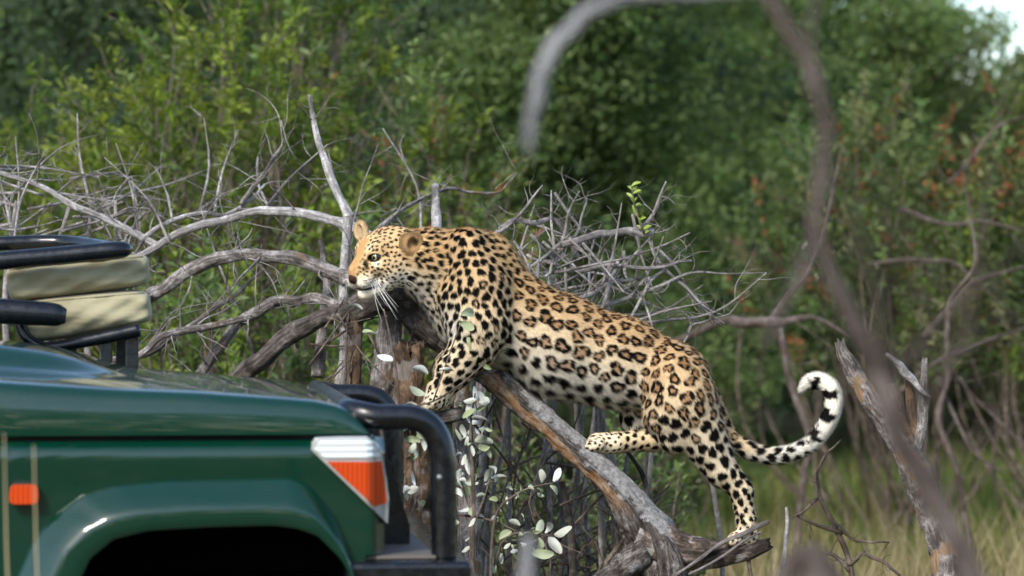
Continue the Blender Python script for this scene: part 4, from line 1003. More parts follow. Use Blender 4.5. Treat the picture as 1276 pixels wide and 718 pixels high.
    pipe([(-260, 308, SY + .40, 9), (-60, 307, SY + .40, 9), (20, 304, SY + .40, 9), (75, 302, SY + .40, 9), (110, 303, SY + .36, 9), (140, 308, SY + .2, 9), (150, 311, SY + .05, 9)], 'grab_bar')
    pipe([(-260, 378, SY - .10, 16), (-60, 384, SY - .10, 16), (0, 388, SY - .10, 16), (50, 391, SY - .10, 15), (68, 393, SY - .10, 13.5), (77, 394, SY - .10, 9)], 'arm_rest')
    pipe([(20, 392, SY - .03, 7), (30, 418, SY - .03, 7), (48, 431, SY - .03, 7), (66, 432, SY - .03, 7), (110, 424, SY - .03, 8), (172, 411, SY - .03, 9)])
    for x in (132, 164):
        a = Acc(); c0 = P(x - 8, 462, SY); c1 = P(x + 8, 416, SY); a.box((c0[0], SY - .03, c0[2]), (c1[0], SY + .01, c1[2])); a.build('seat_post', blk.m, root, bevel=.004)
    for x in (110, 172):
        a = Acc(); c0 = P(x - 7, 470, SY + .4); c1 = P(x + 7, 406, SY + .4); a.box((c0[0], SY + .37, c0[2]), (c1[0], SY + .41, c1[2])); a.build('seat_post', blk.m, root, bevel=.004)
    # the car stands turned a little: its nose points away from the lens
    th = math.radians(6.5); pv = Vector((C(482, 0)[0], NY, 0)); d = root.location - pv
    root.location = pv + Vector((d.x * math.cos(th) - d.y * math.sin(th), d.x * math.sin(th) + d.y * math.cos(th), d.z)); root.rotation_euler = (0, 0, th)
    q = Vector(P(100, 380, SY)) - pv
    sh_ = Vector((q.x * math.cos(th) + q.y * math.sin(th) - q.x, -q.x * math.sin(th) + q.y * math.cos(th) - q.y, 0))
    for ob in root.children:
        if ob.name.split('.')[0] in ('backrest_cushion', 'seat_cushion', 'grab_bar', 'arm_rest', 'seat_frame', 'seat_post'): ob.location += sh_
    return root
CAR = build_car()
# ------------------------------------------------------------------ the leopard
def build_leopard():
    R_ = np.random.default_rng(21)
    px = lambda v: v / PXM
    # ---- head frame: f forward, u up, r towards the camera side
    yaw, pitch, roll, HS = math.radians(40), math.radians(14), math.radians(3), 1.13
    HO = P(461.5, 319, -.060)
    f0 = np.array([-math.cos(yaw), -math.sin(yaw), 0]); r0 = np.array([math.sin(yaw), -math.cos(yaw), 0]); u0 = np.array([0, 0, 1.0])
    fv = f0 * math.cos(pitch) - u0 * math.sin(pitch); uv_ = f0 * math.sin(pitch) + u0 * math.cos(pitch)
    rv = r0 * math.cos(roll) - uv_ * math.sin(roll); uv = uv_ * math.cos(roll) + r0 * math.sin(roll)
    HB = np.stack([fv, uv, rv])                       # rows
    H = lambda f, u, r: HO + HS * (f * fv + u * uv + r * rv)
    TR, NE, SH, TH, LE, PA, TA, HE, EA = range(9)
    prims = []                                        # (kind, group, data, k)
    def rc(g, a, b, ra, rb, k=.03, sy=1.0):           # photo pixels + depth
        prims.append(('c', g, (P(*a), P(*b), px(ra), px(rb), sy), k))
    def hc(g, a, b, ra, rb, k=.02):
        prims.append(('c', g, (H(*a), H(*b), ra * HS, rb * HS, 1.0), k))
    def he(g, c, rad, k=.02, axes=None):
        prims.append(('e', g, (H(*c), np.array(rad) * HS, HB if axes is None else axes), k))
    # trunk
    rc(TR, (614, 390, 0), (700, 428, 0), 57, 55, .05, .86)
    rc(TR, (700, 428, 0), (772, 448, 0), 55, 49, .05, .84)
    rc(TR, (772, 448, 0), (836, 471, 0), 49, 44, .05, .90)
    rc(TR, (690, 448, 0), (760, 465, 0), 44, 36, .04, .80)
    rc(TR, (582, 392, 0), (614, 400, 0), 40, 48, .04, .86)
    rc(TR, (612, 346, 0), (655, 373, 0), 33, 23, .05, .95)
    # neck and throat
    rc(NE, (600, 334, 0), (532, 325, -.012), 46, 38, .04, .80)
    rc(NE, (576, 384, 0), (530, 343, -.02), 34, 28, .04, .80)
    rc(NE, (532, 325, -.012), (502, 320, -.03), 37, 30, .03, .85)
    # shoulders
    for s, dy in ((-1, 0), (1, 0)):
        rc(SH, (584, 309, s * .056), (597, 360, s * .080), 23, 33, .038)
        rc(SH, (597, 360, s * .080), (599, 402, s * .090), 34, 36, .038)
        rc(SH, (572, 372, s * .075), (590, 410, s * .09), 25, 30, .03)
    # forelegs: near then far
    rc(SH, (602, 402, -.095), (592, 430, -.105), 34, 27, .02)
    rc(LE, (592, 430, -.105), (567, 460, -.110), 27, 22, .02)
    rc(LE, (567, 460, -.110), (549, 486, -.110), 22, 15.5, .015)
    rc(PA, (549, 486, -.110), (543, 498, -.113), 15, 15, .012)
    rc(SH, (596, 402, .09), (582, 430, .09), 33, 26, .02)
    rc(LE, (582, 430, .09), (560, 462, .085), 25, 20, .02)
    rc(LE, (560, 462, .085), (556, 490, .075), 20, 15, .015)
    rc(PA, (556, 490, .075), (549, 502, .07), 15, 15, .012)
    for cx, cy, dep in ((539, 501, -.115), (552, 504, .065)):
        for i, o in enumerate((-.032, -.012, .010, .030)):
            rc(PA, (cx + 2, cy - 3, dep + o * .8), (cx - 9 + abs(i - 1.4) * 2.2, cy + 5, dep + o), 7.5, 6.6, .006)
    # hind leg, near
    rc(TH, (842, 476, -.055), (850, 502, -.075), 43, 42, .035)
    rc(TH, (850, 502, -.075), (899, 586, -.085), 42, 19, .02)
    rc(TH, (832, 520, -.085), (840, 542, -.09), 31, 22, .022)
    rc(LE, (899, 586, -.085), (923, 611, -.085), 19, 13, .015)
    rc(LE, (923, 611, -.085), (930, 650, -.083), 13, 12, .015)
    rc(LE, (914, 590, -.085), (931, 614, -.085), 9, 8, .012)
    rc(PA, (930, 650, -.083), (932, 668, -.085), 11.5, 11, .012)
    rc(PA, (934, 669, -.085), (918, 672, -.095), 10.5, 10, .012)
    for i, o in enumerate((-.026, -.010, .007, .023)):
        rc(PA, (919, 671, -.092 + o), (910 + abs(i - 1.4) * 2, 674, -.10 + o), 6.5, 6.0, .006)
    # hind leg, far: foot set on the log
    rc(TH, (842, 478, .055), (812, 505, .075), 42, 34, .03)
    rc(TH, (812, 505, .075), (795, 522, .075), 33, 22, .02)
    rc(LE, (795, 522, .075), (814, 548, .06), 20, 13.5, .015)
    rc(LE, (814, 548, .06), (766, 552, .01), 13.5, 12, .015)
    rc(PA, (766, 552, .01), (745, 553, -.005), 12.5, 13.5, .012)
    for i, o in enumerate((-.028, -.011, .007, .024)):
        rc(PA, (746, 554, -.006 + o), (733 + abs(i - 1.5) * 2.2, 556, -.012 + o), 8, 7.2, .006)
    # muscle and bone relief on the near side: elbow, triceps, hip, stifle, heel tendon
    rc(SH, (608, 428, -.108), (598, 440, -.112), 13, 10, .015)
    rc(SH, (612, 372, -.115), (606, 412, -.122), 15, 17, .02)
    rc(TH, (838, 440, -.055), (858, 456, -.06), 12, 10, .025)
    rc(TH, (862, 500, -.10), (880, 545, -.105), 17, 13, .025)
    # tail
    tail = [(878, 497, .0, 17.0), (893, 528, -.005, 14.0), (908, 547, -.015, 10.0), (928, 559, -.02, 8.5), (954, 567.5, -.02, 7.8), (982, 566, -.02, 7.8), (1006, 556, -.02, 7.6),
            (1024, 538, -.02, 7.6), (1036, 515, -.02, 8.0), (1039, 496, -.02, 8.0), (1033, 481, -.02, 8.0), (1019, 474, -.02, 7.6), (1007, 477.5, -.02, 6.5), (1000, 484, -.02, 4.0)]
    tp = spline([(*P(a, b, c), px(r)) for a, b, c, r in tail], .012)
    for a, b in zip(tp[:-1], tp[1:]):
        prims.append(('c', TA, (a[:3], b[:3], a[3], b[3], 1.0), .012))
    # head
    he(HE, (-.060, -.002, 0), (.080, .062, .064), .03)
    he(HE, (-.012, .010, 0), (.036, .040, .050), .02)
    hc(HE, (-.005, .010, 0), (.050, -.026, 0), .028, .0205, .018)
    hc(HE, (.012, -.032, 0), (.046, -.044, 0), .034, .021, .015)
    for s in (-1, 1):
        he(HE, (.043, -.054, s * .0175), (.024, .020, .0185), .010)
        he(HE, (-.045, -.034, s * .043), (.050, .046, .033), .018)
        hc(HE, (-.012, -.020, s * .040), (.010, -.026, s * .028), .020, .016, .015)
        hc(HE, (-.050, -.062, s * .030), (.022, -.083, s * .012), .028, .019, .018)
        hc(HE, (-.008, .022, s * .032), (.012, .015, s * .025), .0145, .010, .012)
    he(HE, (.0655, -.042, 0), (.010, .0100, .0140), .006)
    hc(HE, (.020, -.090, 0), (.040, -.089, 0), .017, .0150, .010)
    # ears: cups cut out of flattened ellipsoids
    def ear(c, facing, up, rad):
        facing = nrm(facing); up = nrm(np.array(up) - facing * np.dot(up, facing)); side = np.cross(facing, up)
        B = np.stack([facing, up, side]); c = H(*c)
        prims.append(('e', EA, (c, np.array(rad), B), .010))
        prims.append(('s', EA, (c + facing * rad[0] * .9 + up * .002, np.array([rad[0] * 1.05, rad[1] * .66, rad[2] * .60]), B), .004))
    ear((-.076, .013, .074), np.array([.40, -.91, .05]), np.array([.30, 0, 1.0]), (.016, .034, .0255))
    ear((-.032, .052, -.064), np.array([-.70, -.68, .1]), np.array([-.55, .2, 1.0]), (.015, .033, .026))
    # eye sockets
    for s in (-1, 1):
        prims.append(('s', HE, (H(.021, .001, s * .034), np.array([.014, .0062, .0135]) * HS, HB), .006))
    # mouth line
    prims.append(('s', HE, (H(.052, -.0755, 0), np.array([.032, .0016, .030]) * HS, HB), .004))

    def sdf(kind, data, X):
        if kind == 'c':
            a, b, ra, rb, sy = data
            a = a.copy(); b = b.copy(); Y = X[..., 1] / sy; a[1] /= sy; b[1] /= sy
            ab = b - a; px_, py_, pz_ = X[..., 0] - a[0], Y - a[1], X[..., 2] - a[2]
            t = np.clip((px_ * ab[0] + py_ * ab[1] + pz_ * ab[2]) / max(ab @ ab, 1e-9), 0, 1)
            return np.sqrt((px_ - t * ab[0])**2 + (py_ - t * ab[1])**2 + (pz_ - t * ab[2])**2) - (ra + (rb - ra) * t)
        c, rad, B = data
        q = (X - c) @ B.T
        k0 = np.sqrt(((q / rad)**2).sum(-1)); k1 = np.sqrt(((q / rad**2)**2).sum(-1))
        return k0 * (k0 - 1) / np.maximum(k1, 1e-6)
    # ---- sample on a grid
    h = .0036
    lo = np.array([P(425, 0)[0], -.24, P(0, 692)[2]]); hi = np.array([P(1062, 0)[0], .22, P(0, 262)[2]])
    n = np.ceil((hi - lo) / h).astype(int)
    D = np.full(n, .08, np.float32)
    ax = [(lo[i] + h * np.arange(n[i])).astype(np.float32) for i in range(3)]
    for kind, g, data, k in prims:
        if kind == 'c':
            a, b, ra, rb, sy = data; m = max(ra, rb) + .045
            l_, h_ = np.minimum(a, b) - m, np.maximum(a, b) + m
        else:
            c, rad, B = data; m = rad.max() + (.045 if kind == 'e' else .012); l_, h_ = c - m, c + m
        i0 = np.clip(((l_ - lo) / h).astype(int), 0, n); i1 = np.clip(((h_ - lo) / h).astype(int) + 1, 0, n)
        sl = tuple(slice(i0[i], i1[i]) for i in range(3))
        X = np.stack(np.meshgrid(*[ax[i][sl[i]] for i in range(3)], indexing='ij'), -1)
        d = sdf(kind, data, X); o = D[sl]
        if kind == 's':
            e = np.clip(k - np.abs(o + d), 0, None) / k
            D[sl] = np.maximum(o, -d) + e * e * k * .25
        else:
            e = np.clip(k - np.abs(o - d), 0, None) / k
            D[sl] = np.minimum(o, d) - e * e * k * .25
    # ---- naive surface nets
    ins = D < 0
    c8 = [(a, b, c) for a in (0, 1) for b in (0, 1) for c in (0, 1)]
    cnt = sum(ins[a:n[0] - 1 + a, b:n[1] - 1 + b, c:n[2] - 1 + c].astype(np.int8) for a, b, c in c8)
    act = (cnt > 0) & (cnt < 8)
    idx = np.argwhere(act)
    cid = np.full(act.shape, -1, np.int32); cid[act] = np.arange(len(idx))
    vals = np.stack([D[idx[:, 0] + a, idx[:, 1] + b, idx[:, 2] + c] for a, b, c in c8], 1)
    acc = np.zeros((len(idx), 3)); num = np.zeros(len(idx))
    for i in range(8):
        for j in range(i + 1, 8):
            df = np.array(c8[j]) - np.array(c8[i])
            if np.abs(df).sum() != 1: continue
            va, vb = vals[:, i], vals[:, j]; m = (va < 0) != (vb < 0)
            t = np.where(m, va / np.where(m, va - vb, 1), 0)
            acc += np.where(m[:, None], np.array(c8[i]) + t[:, None] * df, 0); num += m
    V = lo + h * (idx + acc / num[:, None])
    Q = []
    for axn in range(3):
        o = [slice(None)] * 3; p = [slice(None)] * 3
        o[axn] = slice(0, -1); p[axn] = slice(1, None)
        chg = ins[tuple(o)] != ins[tuple(p)]
        e = np.argwhere(chg); b, c = (axn + 1) % 3, (axn + 2) % 3
        e = e[(e[:, b] > 0) & (e[:, c] > 0) & (e[:, b] < n[b] - 1) & (e[:, c] < n[c] - 1)]
        flip = ins[e[:, 0], e[:, 1], e[:, 2]]
        def cell(db, dc):
            q = e.copy(); q[:, b] += db; q[:, c] += dc; return cid[q[:, 0], q[:, 1], q[:, 2]]
        q = np.stack([cell(-1, -1), cell(0, -1), cell(0, 0), cell(-1, 0)], 1)
        q[~flip] = q[~flip][:, ::-1]
        Q.append(q)
    Q = np.vstack(Q); Q = Q[(Q >= 0).all(1)]
    # smoothing
    E = np.vstack([Q[:, [0, 1]], Q[:, [1, 2]], Q[:, [2, 3]], Q[:, [3, 0]]])
    nb = np.bincount(E[:, 0], minlength=len(V)) + np.bincount(E[:, 1], minlength=len(V))
    for _ in range(3):
        S = np.zeros_like(V)
        for d in range(3):
            S[:, d] = np.bincount(E[:, 0], V[E[:, 1], d], len(V)) + np.bincount(E[:, 1], V[E[:, 0], d], len(V))
        V = V * .5 + .5 * S / np.maximum(nb, 1)[:, None]
    fn = np.cross(V[Q[:, 2]] - V[Q[:, 0]], V[Q[:, 3]] - V[Q[:, 1]])
    N = np.zeros_like(V)
    for j in range(4):
        for d in range(3): N[:, d] += np.bincount(Q[:, j], fn[:, d], len(V))
    N = nrm(N)
    # ---- which part of the animal each point belongs to
    def groups(X):
        best = np.full(len(X), 9.9); g = np.zeros(len(X), int)
        for kind, gr, data, k in prims:
            if kind == 's': continue
            d = sdf(kind, data, X)
            if gr == EA: d = d - .004
            m = d < best; best[m] = d[m]; g[m] = gr
        return g
    G = groups(V)
    axis_a, axis_b = P(614, 390), P(836, 471)
    axd = nrm(axis_b - axis_a); axn_ = np.array([-axd[2], 0, axd[0]])
    back = np.array([.80, 0, -.60])
    hl = lambda X: ((X - HO) @ HB.T) / HS
    tpc = tp[:, :3]
    def tailpos(X):
        d = ((X[:, None, :] - tpc[None]) ** 2).sum(-1); i = d.argmin(1)
        return i / (len(tpc) - 1), nrm(np.gradient(tpc, axis=0))[i]
    def flow(X, Nn, g):
        F = np.tile(np.array([.86, 0, -.50]), (len(X), 1))
        F[g == NE] = (.93, 0, -.25); F[g == SH] = (.30, 0, -.95); F[g == TH] = (.45, 0, -.89)
        front = X[:, 0] < P(680, 0)[0]
        F[(g == LE) & front] = (-.62, 0, -.78); F[(g == LE) & ~front] = (.45, 0, -.89)
        far_hind = (~front) & (X[:, 0] < P(822, 0)[0]) & ((g == LE) | (g == PA))
        F[far_hind] = (-1, 0, -.08)
        F[(g == PA) & front] = (-.6, -.1, -.7); F[(g == PA) & ~front & ~far_hind] = (-.5, -.2, -.8)
        m = g == TA
        if m.any(): F[m] = tailpos(X[m])[1]
        m = (g == HE)
        if m.any(): F[m] = nrm(X[m] - H(.062, -.02, 0)) + np.array([.15, 0, -.12])
        m = g == EA
        F[m] = (.1, 0, 1.0)
        F = F - Nn * (F * Nn).sum(1)[:, None]
        return nrm(F)
    # ---- spots: seeds spread over the skin with a spacing that depends on the part
    def spacing(X, Nn, g):
        q = ((X - axis_a) @ axn_) / .13
        s = np.full(len(X), .047); R = np.full(len(X), .0225); ros = np.ones(len(X))
        m = g == TR
        top = smooth01(.45, .95, q); belly = smooth01(-.35, -.75, q)
        s[m] = (.0395 - .009 * top + .001 * belly)[m]; R[m] = (.0225 - .0060 * top - .005 * belly)[m]; ros[m] = (1 - (belly > .6))[m]
        along = (X - axis_a) @ axd
        m2 = m & (along < .02); s[m2] = .034; R[m2] = .0145; ros[m2] = .3
        m = g == NE; s[m] = .0205; R[m] = .0072; ros[m] = .08
        m = g == SH; t = smooth01(1.45, 1.30, X[:, 2]); s[m] = .0262 + .002 * t[m]; R[m] = .0120 + .001 * t[m]; ros[m] = .10
        m = g == TH; t = smooth01(P(0, 500)[2], P(0, 560)[2], X[:, 2]); s[m] = (.0355 - .004 * t)[m]; R[m] = (.0185 - .0045 * t)[m]; ros[m] = (1 - t)[m]
        m = g == LE; t = smooth01(P(0, 590)[2], P(0, 640)[2], X[:, 2]); fr = X[:, 0] < P(680, 0)[0]
        s[m] = np.where(fr, .0255, .0285 - .009 * t)[m]; R[m] = np.where(fr, .0105, .0120 - .0045 * t)[m]; ros[m] = 0
        fh = m & (~fr) & (X[:, 0] < P(822, 0)[0]); s[fh] = .020; R[fh] = .0068
        m = g == PA; s[m] = .0135; R[m] = .0042; ros[m] = 0
        m = g == TA
        s[m] = .0285; R[m] = .0112; ros[m] = .1
        m = g == HE; L = hl(X)
        s[m] = (.0112 + .006 * smooth01(-.02, -.07, L[:, 0]))[m]; R[m] = (.0036 + .0014 * smooth01(-.01, -.06, L[:, 0]))[m]; ros[m] = 0
        m = g == EA; s[m] = .5; R[m] = .0001
        return s, R, ros
    sV, RV, rosV = spacing(V, N, G)
    order = R_.permutation(np.flatnonzero(G != EA))[:52000]
    sx = np.zeros((9000, 3)); ss = np.zeros(9000); ids = []; cnt_ = 0
    hasht = {}
    cs = .05
    for i in order:
        p = V[i]; key = tuple((p // cs).astype(int)); ok = True; si = sV[i]
        for a in (-1, 0, 1):
            for b in (-1, 0, 1):
                for c in (-1, 0, 1):
                    for j in hasht.get((key[0] + a, key[1] + b, key[2] + c), ()):
                        d = V[j] - p
                        if d[0] * d[0] + d[1] * d[1] + d[2] * d[2] < (min(si, sV[j]) * .55 + .45 * max(si, sV[j]))**2 * .84: ok = False; break
                    if not ok: break
                if not ok: break
            if not ok: break
        if ok:
            ids.append(i); hasht.setdefault(key, []).append(i)
    ids = np.array(ids)
    # even the spacing out: two rounds of centroid relaxation on the skin
    kv = kdtree.KDTree(len(V))
    for i, p in enumerate(V.tolist()): kv.insert(p, i)
    kv.balance()
    sub = R_.permutation(np.flatnonzero(G != EA))[:60000]
    for it in range(5):
        ks = kdtree.KDTree(len(ids))
        for i, p in enumerate(V[ids].tolist()): ks.insert(p, i)
        ks.balance()
        own = np.array([ks.find(p)[1] for p in V[sub].tolist()])
        wt = 1 / sV[sub]**3
        cw = np.bincount(own, wt, len(ids)); cx_ = np.stack([np.bincount(own, wt * V[sub, d], len(ids)) for d in range(3)], 1) / np.maximum(cw, 1e-9)[:, None]
        ids = np.array([kv.find(p)[1] if w_ > 0 else i for p, w_, i in zip(cx_.tolist(), cw, ids)])
        ids = np.unique(ids)
    ks = kdtree.KDTree(len(ids))
    for i, p in enumerate(V[ids].tolist()): ks.insert(p, i)
    ks.balance()
    nnd = np.array([np.mean([q_[2] for q_ in ks.find_n(p, 4)[1:]]) for p in V[ids].tolist()])
    sp = V[ids]; sn = N[ids]; e1 = flow(sp, sn, G[ids]); e2 = np.cross(sn, e1)
    sR = np.minimum(RV[ids] * 1.12, np.where(G[ids] == TR, np.where(rosV[ids] > .5, .415, .37), np.where(rosV[ids] > .5, .425, .42)) * nnd) * R_.uniform(.86, 1.10, len(ids)); sros = R_.random(len(ids)) < rosV[ids]
    sel = R_.uniform(.95, 1.20, len(ids)); sel[G[ids] == NE] *= 1.1
    ph = R_.uniform(0, 6.28, (len(ids), 5)); pet = R_.integers(3, 6, len(ids)); inner = R_.uniform(.28, .44, len(ids)); gapd = R_.uniform(.0, .75, len(ids))
    kd = kdtree.KDTree(len(ids))
    for i, p in enumerate(sp): kd.insert(p, i)
    kd.balance()
    K = 4
    def pattern(X, Nn, g):
        near = np.zeros((len(X), K), int)
        fnd = kd.find_n
        for i, p in enumerate(X.tolist()):
            near[i] = [q[1] for q in fnd(p, K)]
        dark = np.zeros(len(X)); cen = np.zeros(len(X))
        wob = .0016 * np.sin(X[:, 0] * 900 + 3 * np.sin(X[:, 2] * 700)) + .0013 * np.sin(X[:, 2] * 1150 + 2 * np.sin(X[:, 0] * 800))
        for k in range(K):
            j = near[:, k]; d = X - sp[j]
            a = (d * e1[j]).sum(1) / sel[j]; b = (d * e2[j]).sum(1); cz = np.abs((d * sn[j]).sum(1))
            r = np.sqrt(a * a + b * b + (.35 * cz)**2); th = np.arctan2(b, a)
            w1 = 1 + .14 * np.sin(2 * th + ph[j, 0]) + .10 * np.sin(3 * th + ph[j, 1]) + .06 * np.sin(5 * th + ph[j, 2])
            Ro = sR[j] * w1; sc = np.minimum(1, sR[j] / .010)
            soft = .0010 * np.clip(sc, .5, 1)
            rr = r + wob * np.clip(sR[j] / .02, .15, 1)
            full = smooth01(soft, -soft, rr - Ro)
            gp = np.cos(pet[j] * th + ph[j, 3] + .7 * np.sin(th + ph[j, 4]))
            Ri = Ro * (inner[j] + .5 * smooth01(-.55, -1.0, gp) * gapd[j] * 1.6)
            hole = smooth01(soft, -soft, rr - Ri)
            v = np.where(sros[j], full * (1 - hole), full)
            dark = np.maximum(dark, v); cen = np.maximum(cen, np.where(sros[j], full, 0))
        return dark, cen
    TAN = np.array([.66, .395, .152]); CREAM = np.array([.87, .70, .46]); WHITE = np.array([.90, .84, .73]); DEEP = np.array([.43, .205, .075]); BLK = np.array([.006, .005, .0045])
    def coat(X, Nn, g):
        dark, cen = pattern(X, Nn, g)
        q = ((X - axis_a) @ axn_) / .13
        w = np.zeros(len(X))
        m = g == TR; w[m] = .10 + .82 * smooth01(.90, -.95, q)[m]
        m = g == TH; w[m] = (.22 + .42 * smooth01(P(0, 440)[2], P(0, 560)[2], X[:, 2]) + .3 * smooth01(.2, .8, Nn[:, 1] * np.sign(X[:, 1]) * -1))[m]
        m = g == SH; w[m] = (.20 + .35 * smooth01(1.55, 1.30, X[:, 2]) + .4 * smooth01(.1, .8, -Nn[:, 0]) * smooth01(1.5, 1.4, X[:, 2]))[m]
        m = g == LE; w[m] = .55
        m = g == PA; w[m] = .62
        m = g == NE; w[m] = (.10 + .85 * smooth01(.1, -.7, Nn[:, 2]) + .3 * smooth01(1.45, 1.36, X[:, 2]))[m]
        tl = np.zeros(len(X))
        m = g == TA
        if m.any():
            tl[m] = tailpos(X[m])[0]
            w[m] = .30 + .7 * smooth01(.2, .55, tl[m]) + .4 * smooth01(.1, -.6, Nn[m, 2])
        L = hl(X); hd = g == HE
        f, u, r = L[:, 0], L[:, 1], np.abs(L[:, 2])
        if hd.any():
            wh = .14 + .62 * smooth01(-.025, -.065, u) + .15 * smooth01(.028, .045, r) * smooth01(.0, -.03, u)
            # pale spot above and under the eyes, chin, muzzle sides
            de = np.sqrt(((f - .012) / .8)**2 + (u - .019)**2 + (r - .022)**2); wh += .8 * smooth01(.018, .006, de)
            de2 = np.sqrt(((f - .014) / .8)**2 + (u + .012)**2 + (r - .038)**2); wh += .45 * smooth01(.020, .006, de2)
            de3 = np.sqrt((f - .040)**2 + (u + .058)**2 + (r - .020)**2); wh += .15 * smooth01(.035, .02, de3)
            w[hd] = wh[hd]
        w = np.clip(w, 0, 1)[:, None]
        base = np.where(w < .5, TAN + (CREAM - TAN) * (w * 2), CREAM + (WHITE - CREAM) * (w * 2 - 1))
        cc = cen[:, None] * np.where((g == TR) | (g == TH), .85, .4)[:, None] * (1 - .35 * w)
        base = base + (DEEP - base) * cc
        if hd.any():
            # bare tan bridge of the nose, few spots there
            br = smooth01(.021, .008, r) * smooth01(-.004, .014, f) * smooth01(-.060, -.048, u)
            dark = np.where(hd, dark * (1 - br), dark)
            base = np.where((hd & (br > .01))[:, None], base + (np.array([.50, .295, .125]) - base) * br[:, None], base)
            muzz = smooth01(.018, .030, f) * smooth01(-.036, -.046, u)
            dark = np.where(hd, dark * (1 - muzz), dark)
            # rows of whisker spots
            row = (np.abs(((u + .0525) / .0072) % 1 - .5) < .17) & (u < -.045) & (u > -.069) & (f > .008) & (f < .060) & (r > .012)
            dark = np.where(hd & row, np.maximum(dark, .82 * smooth01(0, .012, f - .006)), dark)
            # dark rim of the eye and tear line
            ee = np.sqrt(((f - .013) / 1.25)**2 + ((u - .001) / .66)**2 + ((r - .034))**2)
            dark = np.where(hd, dark * (1 - smooth01(.026, .020, ee)), dark)
            dark = np.where(hd, np.maximum(dark, smooth01(.0190, .0160, ee)), dark)
            tx = f - .020; tear = smooth01(.0034, .0018, np.abs((r - .0215) - (-.25) * (u + .004))) * smooth01(-.030, -.022, u) * smooth01(.002, -.004, u) * smooth01(.005, .012, f)
            out_ = smooth01(.0040, .0022, np.abs(u - .002 - (.013 - f) * .10)) * smooth01(-.018, -.008, f) * smooth01(.006, -.002, f) * smooth01(.030, .036, r)
            dark = np.where(hd, np.maximum(dark, np.maximum(tear * .9, out_)), dark)
            # lips
            lip = smooth01(.0052, .0030, np.abs(u + .0745 - .10 * (.05 - f))) * smooth01(-.005, .012, f)
            dark = np.where(hd, np.maximum(dark, lip * .93), dark)
            # nose leather
            nz = smooth01(.016, .0125, np.sqrt((f - .0665)**2 + ((u + .0445) / 1.0)**2 + (r / 1.25)**2))
            base = np.where(hd[:, None], base + (np.array([.045, .022, .018]) - base) * nz[:, None], base); dark = np.where(hd, dark * (1 - nz), dark)
        # dark collar streaks on the throat
        ea = g == EA
        if ea.any():
            base[ea] = np.array([.44, .265, .115]); inn = smooth01(-.3, .6, (Nn * np.array([.2, -.97, 0])).sum(1))
            nearE = ea & (L[:, 2] > 0)
            dd = np.linalg.norm(X - (H(-.076, .013, .074) + np.array([.013, 0, .006])), axis=1)
            rim = np.linalg.norm(X - H(-.076, .013, .074), axis=1)
            dark = np.where(nearE, np.maximum(.95 * smooth01(.020, .005, dd), .55 * smooth01(.020, .034, rim)), dark)
            farE = ea & (L[:, 2] < 0); base[farE] = np.array([.50, .36, .20]); dark = np.where(farE, 0, dark)
        # tail tip: white under, black blotches above
        tip = (g == TA) & (tl > .60)
        if tip.any():
            tang = tailpos(X[tip])[1]; tcen = tpc[(tl[tip] * (len(tpc) - 1)).round().astype(int)]
            outw = nrm(X[tip] - tcen); ctr = P(1012, 508, -.02); inn = (outw * nrm(ctr - tcen)).sum(1)
            band = np.sin(tl[tip] * 62 + 1.0 * np.sin(outw[:, 1] * 3)) * .9 + inn * 1.0 - .25
            dark[tip] = smooth01(-.1, .25, band) * smooth01(1.0, .97, tl[tip])
            base[tip] = WHITE
        dark = np.clip(dark, 0, 1)[:, None]
        return base + (BLK - base) * dark, w[:, 0]
    C, _ = coat(V, N, G)
    root = thing('leopard', P(745, 572, 0), 'spotted leopard climbing a leaning dead log, tail curled up behind it', 'leopard')
    fm = M('leopard_coat', rough=.8, spec=.10)
    fm.color(fm.new('Attribute', attribute_name='Col').outputs[0])
    body = link('body', mesh_np('body', V, Q, col=C), fm.m, root)
    # ---- fur: short tapered hairs rooted in the skin, each with the colour of its root
    nh = 520000
    area = .5 * np.linalg.norm(fn, axis=1)
    wgt = area * np.where((N[Q[:, 0], 1] > .45), .25, 1.0)
    fi = R_.choice(len(Q), nh, p=wgt / wgt.sum())
    uu, vv = R_.random(nh)[:, None], R_.random(nh)[:, None]
    q = Q[fi]
    X = (V[q[:, 0]] * (1 - uu) + V[q[:, 1]] * uu) * (1 - vv) + (V[q[:, 3]] * (1 - uu) + V[q[:, 2]] * uu) * vv
    Nn = nrm((N[q[:, 0]] * (1 - uu) + N[q[:, 1]] * uu) * (1 - vv) + (N[q[:, 3]] * (1 - uu) + N[q[:, 2]] * uu) * vv)
    g = G[q[:, 0]]
    L = hl(X)
    keep = ~((g == HE) & (np.sqrt((L[:, 0] - .0665)**2 + (L[:, 1] + .044)**2 + L[:, 2]**2) < .0145))
    eyed = np.sqrt((L[:, 0] - .013)**2 + (L[:, 1] - .001)**2 + (np.abs(L[:, 2]) - .034)**2); keep &= ~((g == HE) & (eyed < .016))
    X, Nn, g = X[keep], Nn[keep], g[keep]
    hc_, hw = coat(X, Nn, g)
    F = flow(X, Nn, g)
    ln = np.full(len(X), .0100); ln[g == HE] = .005; ln[g == EA] = .009; ln[g == PA] = .005; ln[g == LE] = .007; ln[g == NE] = .012; ln[g == TA] = .012
    qq = ((X - axis_a) @ axn_) / .13
    ln += np.where(g == TR, .016 * smooth01(-.45, -.9, qq), 0)
    thr = (g == NE) & (Nn[:, 2] < -.1); ln[thr] = .017
    ln *= R_.uniform(.6, 1.35, len(X))
    lift = np.where(g == TA, .65, np.where(g == HE, .34, .48))
    Dh = nrm(F + Nn * lift[:, None] + R_.normal(0, .13, (len(X), 3)))
    Wd = nrm(np.cross(Dh, Nn) + R_.normal(0, .45, (len(X), 3))); Wd = nrm(Wd - Dh * (Wd * Dh).sum(1)[:, None])
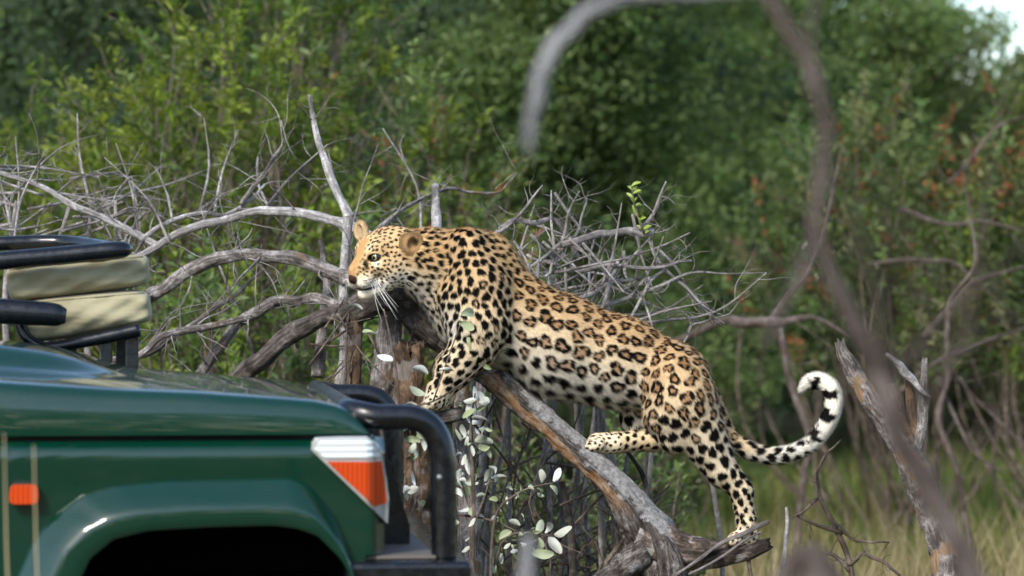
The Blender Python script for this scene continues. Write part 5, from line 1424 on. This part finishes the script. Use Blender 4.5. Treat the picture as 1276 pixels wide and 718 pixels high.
    wd = np.where((g == HE) | (g == PA) | (g == EA), .0007, .0010)[:, None]
    Hv = np.stack([X - Wd * wd * .5 - Nn * .0006, X + Wd * wd * .5 - Nn * .0006, X + Dh * ln[:, None]], 1).reshape(-1, 3)
    T = np.arange(len(Hv)).reshape(-1, 3)
    jit = R_.uniform(.66, 1.28, (len(X), 1))
    hcol = np.repeat(np.clip(hc_ * jit, 0, 1), 3, 0)
    hn = np.repeat(nrm(Nn + R_.normal(0, .16, Nn.shape)), 3, 0)
    fur = link('fur', mesh_np('fur', Hv, T, col=hcol, normals=hn), fm.m, root)
    tag(fur, kind='stuff')
    # ---- eyes
    iris = M('leopard_eye', rough=.06, spec=.8)
    co = iris.coord('Object'); le = iris.new('VectorMath', operation='DISTANCE')
    iris.l(co, le.inputs[0]); le.inputs[1].default_value = (1, 0, 0)
    iris.color(iris.ramp(le.outputs['Value'], [(.0, (.004, .004, .004)), (.38, (.004, .004, .004)), (.44, (.34, .30, .14)), (.68, (.20, .18, .08)), (.76, (.01, .01, .01))]))
    for s in (-1, 1):
        lat, lon = 14, 24; vs = []
        for i in range(lat + 1):
            for j in range(lon):
                a = math.pi * i / lat; b = 2 * math.pi * j / lon
                vs.append((math.sin(a) * math.cos(b), math.sin(a) * math.sin(b), math.cos(a)))
        qs = [(i * lon + j, (i + 1) * lon + j, (i + 1) * lon + (j + 1) % lon, i * lon + (j + 1) % lon) for i in range(lat) for j in range(lon)]
        eo = bpy.data.objects.new('eye', mesh_np('eye', vs, np.array(qs))); COL.objects.link(eo); eo.data.materials.append(iris.m)
        eo.parent = root
        gaze = Vector(nrm(fv + rv * s * .30 + np.array([-.15, 0, .02])))
        eo.rotation_euler = gaze.to_track_quat('X', 'Z').to_euler()
        eo.scale = (.0125 * HS,) * 3
        eo.location = Vector(H(.0062, .0005, s * .0335)) - root.location
    # ---- whiskers
    wm = M('whisker', rough=.4, base=(.85, .83, .80)).m
    wr = random.Random(3)
    for s in (1, -1):
        for i in range(9 if s > 0 else 6):
            st = H(.026 + wr.uniform(-.012, .014), -.053 - .006 * (i % 3), s * .0325)
            if s > 0: d = nrm(np.array([.40 + wr.uniform(-.35, .30), -.45, -.95]))
            else: d = nrm(np.array([-.75, .25, -.45 + wr.uniform(-.3, .4)]))
            ln_ = wr.uniform(.075, .125) * (1 if s > 0 else .6)
            a = Acc(); mid = st + d * ln_ * .5 + np.array([-.004, 0, .008]); en = st + d * ln_ + np.array([.012, 0, -.006])
            a.tube([(*st, .00055), (*mid, .0004), (*en, .00015)], 5, .01)
            a.build('whisker', wm, root)
    return root
LEOPARD = build_leopard()
